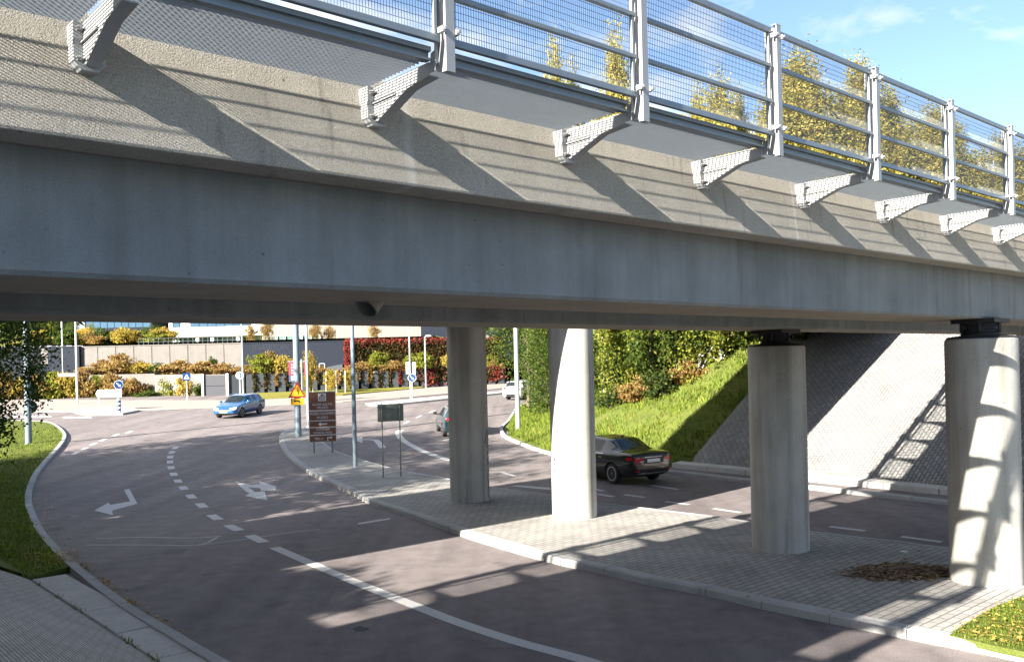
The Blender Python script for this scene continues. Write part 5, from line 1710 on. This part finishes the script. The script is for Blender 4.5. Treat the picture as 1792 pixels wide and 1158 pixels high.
# ---------------------------------------------------------------- buildings and walls at the far side
def build_far():
    Z = lambda px, py, Y: at(px, py, Y).z
    Xp = lambda px, Y, py=640: at(px, py, Y).x
    def wall(name, lab, pxa, Ya, pxb, Yb, ztop, zbot, mat, th=.35, cat='wall', coping=True):
        a, b = Vector((Xp(pxa, Ya), Ya, 0)), Vector((Xp(pxb, Yb), Yb, 0))
        t = thing(name, lab, cat, a, math.atan2(b.y-a.y, b.x-a.x))
        L = (b-a).length
        m = MB(); m.box(0, L, 0, th, zbot, ztop); m.build('wall_body', mat, t)
        if coping:
            m = MB(); m.box(-.02, L+.02, -.05, th+.05, ztop+.002, ztop+.1); m.build('coping', M_WALLC if mat is M_WALLC else M_DARKWALL, t)
        return t, L
    # upper pale wall
    zt = Z(300, 604, 92)
    t, L = wall('retaining_wall', 'long pale concrete retaining wall left of the dark lettered wall', 140, 92, 424, 92, zt, 2.2, M_WALLC)
    m = MB()
    for k in range(1, 9): m.box(L*k/9-.03, L*k/9+.03, -.012, -.001, 2.2, zt)
    m.build('joint', M_DARKWALL, t)
    m = MB()
    for k in range(22): m.tube([(L*.36+L*.64*k/21, .2, zt+.1), (L*.36+L*.64*k/21, .2, zt+.75)], .012, 5)
    for h in (.4, .75): m.tube([(L*.36, .2, zt+h), (L, .2, zt+h)], .012, 5)
    m.build('handrail', M_POLE, t)
    t, L = wall('retaining_wall', 'dark clad wall at the far left behind the orange hedge', -60, 91.6, 139, 91.6, Z(100, 608, 91.6), 2.2, M_DARKWALL)
    m = MB(); x = Xp(78, 91.6)-Xp(-60, 91.6); m.box(x-.35, x+.35, -.02, -.001, Z(78, 637, 91.6), Z(78, 609, 91.6)-.05); m.build('pale_door', M_WALLC, t)
    # dark lettered wall
    zt = Z(500, 599.5, 92)
    t, L = wall('lettered_wall', 'dark wall with faint raised lettering behind the autumn shrubs', 425, 91.8, 606, 91.8, zt, 2.2, M_DARKWALL)
    fm = flat('wall_letter', (.02, .025, .036), .7, 0, .05, 3., .2)
    k = 92/F
    lettering('JYVÄSKYLÄN', 1.0, fm, t, (474.5-425)*k, Z(474, 607.8, 91.8), -.012, 64*k)
    lettering('RUUSUPUISTO', .6, fm, t, (507-425)*k, Z(500, 617, 91.8), -.012, 54*k)
    m = MB()
    y0, y1 = -.05, -2.2
    m.prism([((558-425)*k, Z(560, 646, 91)), ((606-425)*k, Z(606, 637, 91)), ((606-425)*k, Z(606, 650, 91)), ((558-425)*k, Z(560, 650, 91))], y0, y1, lambda a, b, d: (a, d, b))
    m.build('ramp', M_PANEL, t)
    m = MB()
    for x in (567, 576): m.tube([((x-425)*k, -2.3, 3), ((x-425)*k, -2.3, Z(570, 636, 90))], .05, 5)
    m.tube([((567-425)*k, -2.3, Z(570, 636, 90)), ((576-425)*k, -2.3, Z(570, 636, 90))], .05, 5)
    m.build('gate_frame', M_POLEL, t)
    # ivy covered wall
    wall('ivy_wall', 'dark wall covered in ivy, right of the lettered wall', 606, 89.8, 885, 93.8, Z(700, 598, 90.8), 2.2, M_DARKWALL)
    # panel wall with vines
    a, b = Vector((Xp(427, 84), 84, 0)), Vector((Xp(885, 91), 91, 0))
    t = thing('panel_wall', 'low wall of upright grey panels with vines between, behind the lawn strip', 'wall', a, math.atan2(b.y-a.y, b.x-a.x))
    L = (b-a).length
    zt = Z(560, 650.5, 86)
    m = MB(); m.box(0, L, .25, .5, 1.6, zt-.05); m.build('backing_wall', M_DARKWALL, t)
    n = 26
    for k in range(n):
        x0, x1 = L*k/n+.16, L*(k+1)/n-.16
        m = MB()
        top = zt-.02+.06*math.sin(k*2.3)
        pr = [(x0, 1.6), (x1, 1.6), (x1, top-.25), (x1-.12, top-.06), ((x0+x1)/2, top), (x0+.12, top-.06), (x0, top-.25)]
        m.prism(pr, 0, .24, lambda a_, b_, d: (a_, d, b_))
        m.build('panel', M_PANEL, t, bevel=.02)
    dirv = (b-a).normalized()
    rng = np.random.default_rng(15)
    vp = {'v': [], 'y': [], 'r': []}
    for k in range(1, n):
        key = 'v' if k % 3 else ('y' if k < 14 else 'r')
        if k > 19: key = 'r' if k % 2 else 'v'
        N = 90 if k < 18 else 230
        wid = .11 if k < 17 else .45
        c = a+dirv*(L*k/n)
        z = zt+.15-(zt-1.9)*rng.random(N)*rng.uniform(.65, 1.)
        o = rng.normal(size=N)*wid
        vp[key].append(np.column_stack([c.x+dirv.x*o, c.y+dirv.y*o-np.abs(rng.normal(size=N))*.12, z]))
    for key, mat, lab in (('v', L_VINE, 'dark brown vines between the grey panels'), ('y', L_ORANGE, 'orange vines between the left grey panels'), ('r', L_RED, 'red vines covering the right end of the panel wall')):
        tag(leaves('vine', np.concatenate(vp[key]), .2, mat, None, 3, 1.4, .5), lab, 'vine')
    # garage door and low concrete walls
    t, L = wall('garage', 'grey garage door framed by pale posts in the low wall', 352, 83.5, 401, 83.5, Z(375, 655, 83.5), 1.6, M_WALLC, .5, 'garage', False)
    k = 83.5/F
    m = MB(); m.box(5*k, 43.5*k, -.03, -.002, 1.7, Z(375, 655.5, 83.5)-.05); d = m.build('door', M_GATE, t)
    m = MB(); m.box(5*k, 43.5*k, -.045, -.031, Z(375, 675, 83.5)-.02, Z(375, 675, 83.5)+.02); m.build('door_rail', M_DARKWALL, d)
    m = MB(); m.box(1*k, 4.8*k, -.2, -.001, 1.6, Z(375, 653.5, 83.5)); m.box(43.7*k, 48*k, -.2, -.001, 1.6, Z(375, 653.5, 83.5)); m.build('door_post', M_BEAM, t)
    wall('low_wall', 'pale low concrete wall left of the garage door', 270, 86, 351.5, 84.2, Z(310, 655, 85), 1.6, M_WALLC, .4, 'wall', False)
    wall('low_wall', 'pale low concrete terrace wall behind the far left hedge', 60, 88, 270, 87, Z(160, 656, 87.5), 1.6, M_WALLC, .4, 'wall', False)
    wall('low_wall', 'dark grey low wall between garage door and panels', 401.5, 83.5, 427, 84, Z(410, 656, 83.5), 1.6, M_PANEL, .4, 'wall', False)
    # white building
    def block(name, lab, pxa, pxb, Y, z0, z1, depth, mat, yaw=0.):
        a = Vector((Xp(pxa, Y), Y, 0))
        L = (pxb-pxa)*Y/F
        t = thing(name, lab, 'building', a, yaw)
        m = MB(); m.box(0, L, 0, depth, z0, z1); m.build('wall', mat, t)
        m = MB(); m.box(-.1, L+.1, -.1, depth+.1, z1+.002, z1+.4); m.build('roof', M_DARKWALL if mat is not M_WCLAD else M_WCLAD, t)
        return t, L
    Y = 115.
    zc, zf = Z(380, 588, Y), Z(380, 571, Y)
    k = Y/F
    t, L = block('white_building', 'white modern building with a glazed ground floor on pillars', 297, 467, Y, zc, 21., 18., M_WCLAD)
    m = MB(); m.box(.4, L-1.2, 2., 16., 7., zc-.002); m.build('ground_floor_glazing', M_GLASSF, t)
    for px in (305, 345, 371, 416, 462):
        m = MB(); m.box((px-297)*k-.22, (px-297)*k+.22, .3, .75, 6.5, zc-.002); m.build('pillar', M_POLEL, t)
    m = MB()
    for i in range(26): m.box(.6+i*.42, .66+i*.42, 1.9, 1.999, 7., zc-.01)
    m.build('mullion', M_POLEL, t)
    for f_ in range(3):
        z = zf+.0+f_*3.6
        for x0, x1 in ((7*k, 20*k), (38*k, 143*k)):
            m = MB(); m.box(x0, x1, -.05, -.002, z, z+1.7); w_ = m.build('window', M_BLUEGLASS, t)
            m = MB()
            nb = max(2, int((x1-x0)/1.1)+1); m.comb([x0+.03+(x1-x0-.06)*i/(nb-1) for i in range(nb)], .03, z, z+1.7, .06, -.08, -.0505)
            m.build('frame', M_DARKWALL, w_)
    # beige building with dark recess
    Y = 106.
    k = Y/F
    t, L = block('beige_building', 'large beige clad building behind the orange trees', 464, 738, Y, 6., 19., 20., M_BEIGE)
    m = MB(); m.box(2*k, 100*k, -.04, -.002, 7., Z(500, 588, Y)); w_ = m.build('window', M_GLASSF, t)
    m = MB()
    for px in (6, 22, 36, 52, 66, 82, 98): m.box(px*k-.1, px*k+.1, -.25, -.041, 7., Z(500, 588, Y)+.02)
    m.build('pillar', M_POLEL, w_)
    m = MB()
    for i in range(1, 22): m.box(100*k+i*.55, 100*k+i*.55+.03, -.012, -.001, 7., 19.)
    m.build('cladding_joint', M_WALLC, t)
    t, L = block('dark_building', 'dark grey clad building right of the beige one', 738.5, 852, Y-.5, 3., 19., 20., M_DARKWALL)
    t, L = block('dark_building', 'dark block with a pale lower strip, right of the leftmost column', 868, 935, Y-1, 2., 15., 12., M_DARKWALL)
    a = Z(858, 585, 100)
    t, L = block('pale_pier', 'pale concrete pier right of the leftmost column', 851, 868, 100, 2., a, 1.2, M_WALLC)
    t['category'] = 'pier'
    # blue glazed block up the hill
    Y = 150.
    k = Y/F
    t, L = block('glass_building', 'blue glazed block on the hill behind golden trees', 150, 268, Y, 8., 24., 16., M_DARKWALL)
    for f_ in range(4):
        z = Z(200, 573.5, Y)+f_*2.9
        m = MB(); m.box(.2, L-.2, -.06, -.002, z, z+2.4); w_ = m.build('window', M_BLUEGLASS, t)
        m = MB()
        m.comb([.24+i*1.2 for i in range(10)], .04, z, z+2.4, .08, -.09, -.061)
        m.build('frame', M_DARKWALL, w_)

# ---------------------------------------------------------------- light and camera
SUN_EL, SUN_AZ = math.radians(24.5), TH-math.radians(5.6)     # travel direction measured from straight ahead towards the right
def build_light():
    d = Vector((math.sin(SUN_AZ)*math.cos(SUN_EL), math.cos(SUN_AZ)*math.cos(SUN_EL), -math.sin(SUN_EL)))
    li = bpy.data.lights.new('sun', 'SUN')
    li.energy = 5.; li.angle = math.radians(.5); li.color = (1., .93, .82)
    o = bpy.data.objects.new('sun', li); COL.objects.link(o)
    o.rotation_euler = d.to_track_quat('-Z', 'Y').to_euler()
    w = bpy.data.worlds.new('World'); scene.world = w
    w.use_nodes = True
    t = w.node_tree
    t.nodes.clear()
    n = t.nodes.new
    out = n('ShaderNodeOutputWorld'); bg = n('ShaderNodeBackground')
    sky = n('ShaderNodeTexSky'); sky.sky_type = 'NISHITA'; sky.sun_disc = False
    sky.sun_elevation = SUN_EL; sky.sun_rotation = PI+SUN_AZ
    sky.air_density = .85; sky.dust_density = .8; sky.ozone_density = 2.
    # broken cloud: noise over the direction, flattened towards the horizon
    tc = n('ShaderNodeTexCoord'); sep = n('ShaderNodeSeparateXYZ')
    t.links.new(tc.outputs['Generated'], sep.inputs[0])
    def mth(op, a, b=0.):
        m = n('ShaderNodeMath'); m.operation = op
        for s, v in ((m.inputs[0], a), (m.inputs[1], b)):
            if isinstance(v, (int, float)): s.default_value = v
            else: t.links.new(v, s)
        return m.outputs[0]
    zc = mth('ADD', mth('MAXIMUM', sep.outputs[2], 0.), .16)
    cx = n('ShaderNodeCombineXYZ')
    t.links.new(mth('DIVIDE', sep.outputs[0], zc), cx.inputs[0]); t.links.new(mth('DIVIDE', sep.outputs[1], zc), cx.inputs[1])
    mp = n('ShaderNodeMapping'); mp.inputs['Location'].default_value = CLOUD[0]; mp.inputs['Scale'].default_value = (1., 1., 1.)
    t.links.new(cx.outputs[0], mp.inputs[0])
    nz = n('ShaderNodeTexNoise'); nz.inputs['Scale'].default_value = CLOUD[1]; nz.inputs['Detail'].default_value = 8; nz.inputs['Roughness'].default_value = .58; nz.inputs['Distortion'].default_value = .3
    t.links.new(mp.outputs[0], nz.inputs[0])
    # more cloud towards the left
    side = mth('MULTIPLY', mth('SUBTRACT', mth('MULTIPLY', sep.outputs[0], -1.), -.12), CLOUD[3])
    rp = n('ShaderNodeValToRGB'); rp.color_ramp.elements[0].position = CLOUD[2]; rp.color_ramp.elements[1].position = CLOUD[2]+.22
    t.links.new(mth('ADD', nz.outputs[0], side), rp.inputs[0])
    mx = n('ShaderNodeMix'); mx.data_type = 'RGBA'
    t.links.new(rp.outputs[0], mx.inputs[0]); t.links.new(sky.outputs[0], mx.inputs[6]); mx.inputs[7].default_value = CLOUD[4]
    t.links.new(mx.outputs[2], bg.inputs[0]); bg.inputs[1].default_value = SKY_STRENGTH
    t.links.new(bg.outputs[0], out.inputs[0])
CLOUD = [(11., 0., 0.), 2.6, .5, .35, (4.3, 4.4, 4.6, 1)]
SKY_STRENGTH = .06

def build_camera():
    c = bpy.data.cameras.new('camera')
    c.sensor_width = 36.; c.lens = F*36/1792
    c.shift_y = (PY-579)/1792
    c.clip_start = .1; c.clip_end = 1500
    o = bpy.data.objects.new('camera', c); COL.objects.link(o)
    o.matrix_world = Matrix.Translation((0, 0, CH)) @ Matrix.Rotation(PI/2, 4, 'X') @ Matrix.Rotation(-ROLL, 4, 'Z')
    scene.camera = o

build_light(); build_camera()
road, vk, corner, lawn_left = build_setting()
build_bridge(); build_columns(); build_walkway()
build_furniture(); build_cars()
build_vegetation(); build_far()
build_ground_cover([(p[0], p[1]) for p in lawn_left], [(p[0], p[1]) for p in corner])
scene.view_settings.view_transform = 'Standard'
scene.view_settings.look = 'None'
scene.view_settings.gamma = 1.
scene.view_settings.exposure = 2.33
scene.cycles.max_bounces = 8
scene.cycles.use_denoising = True
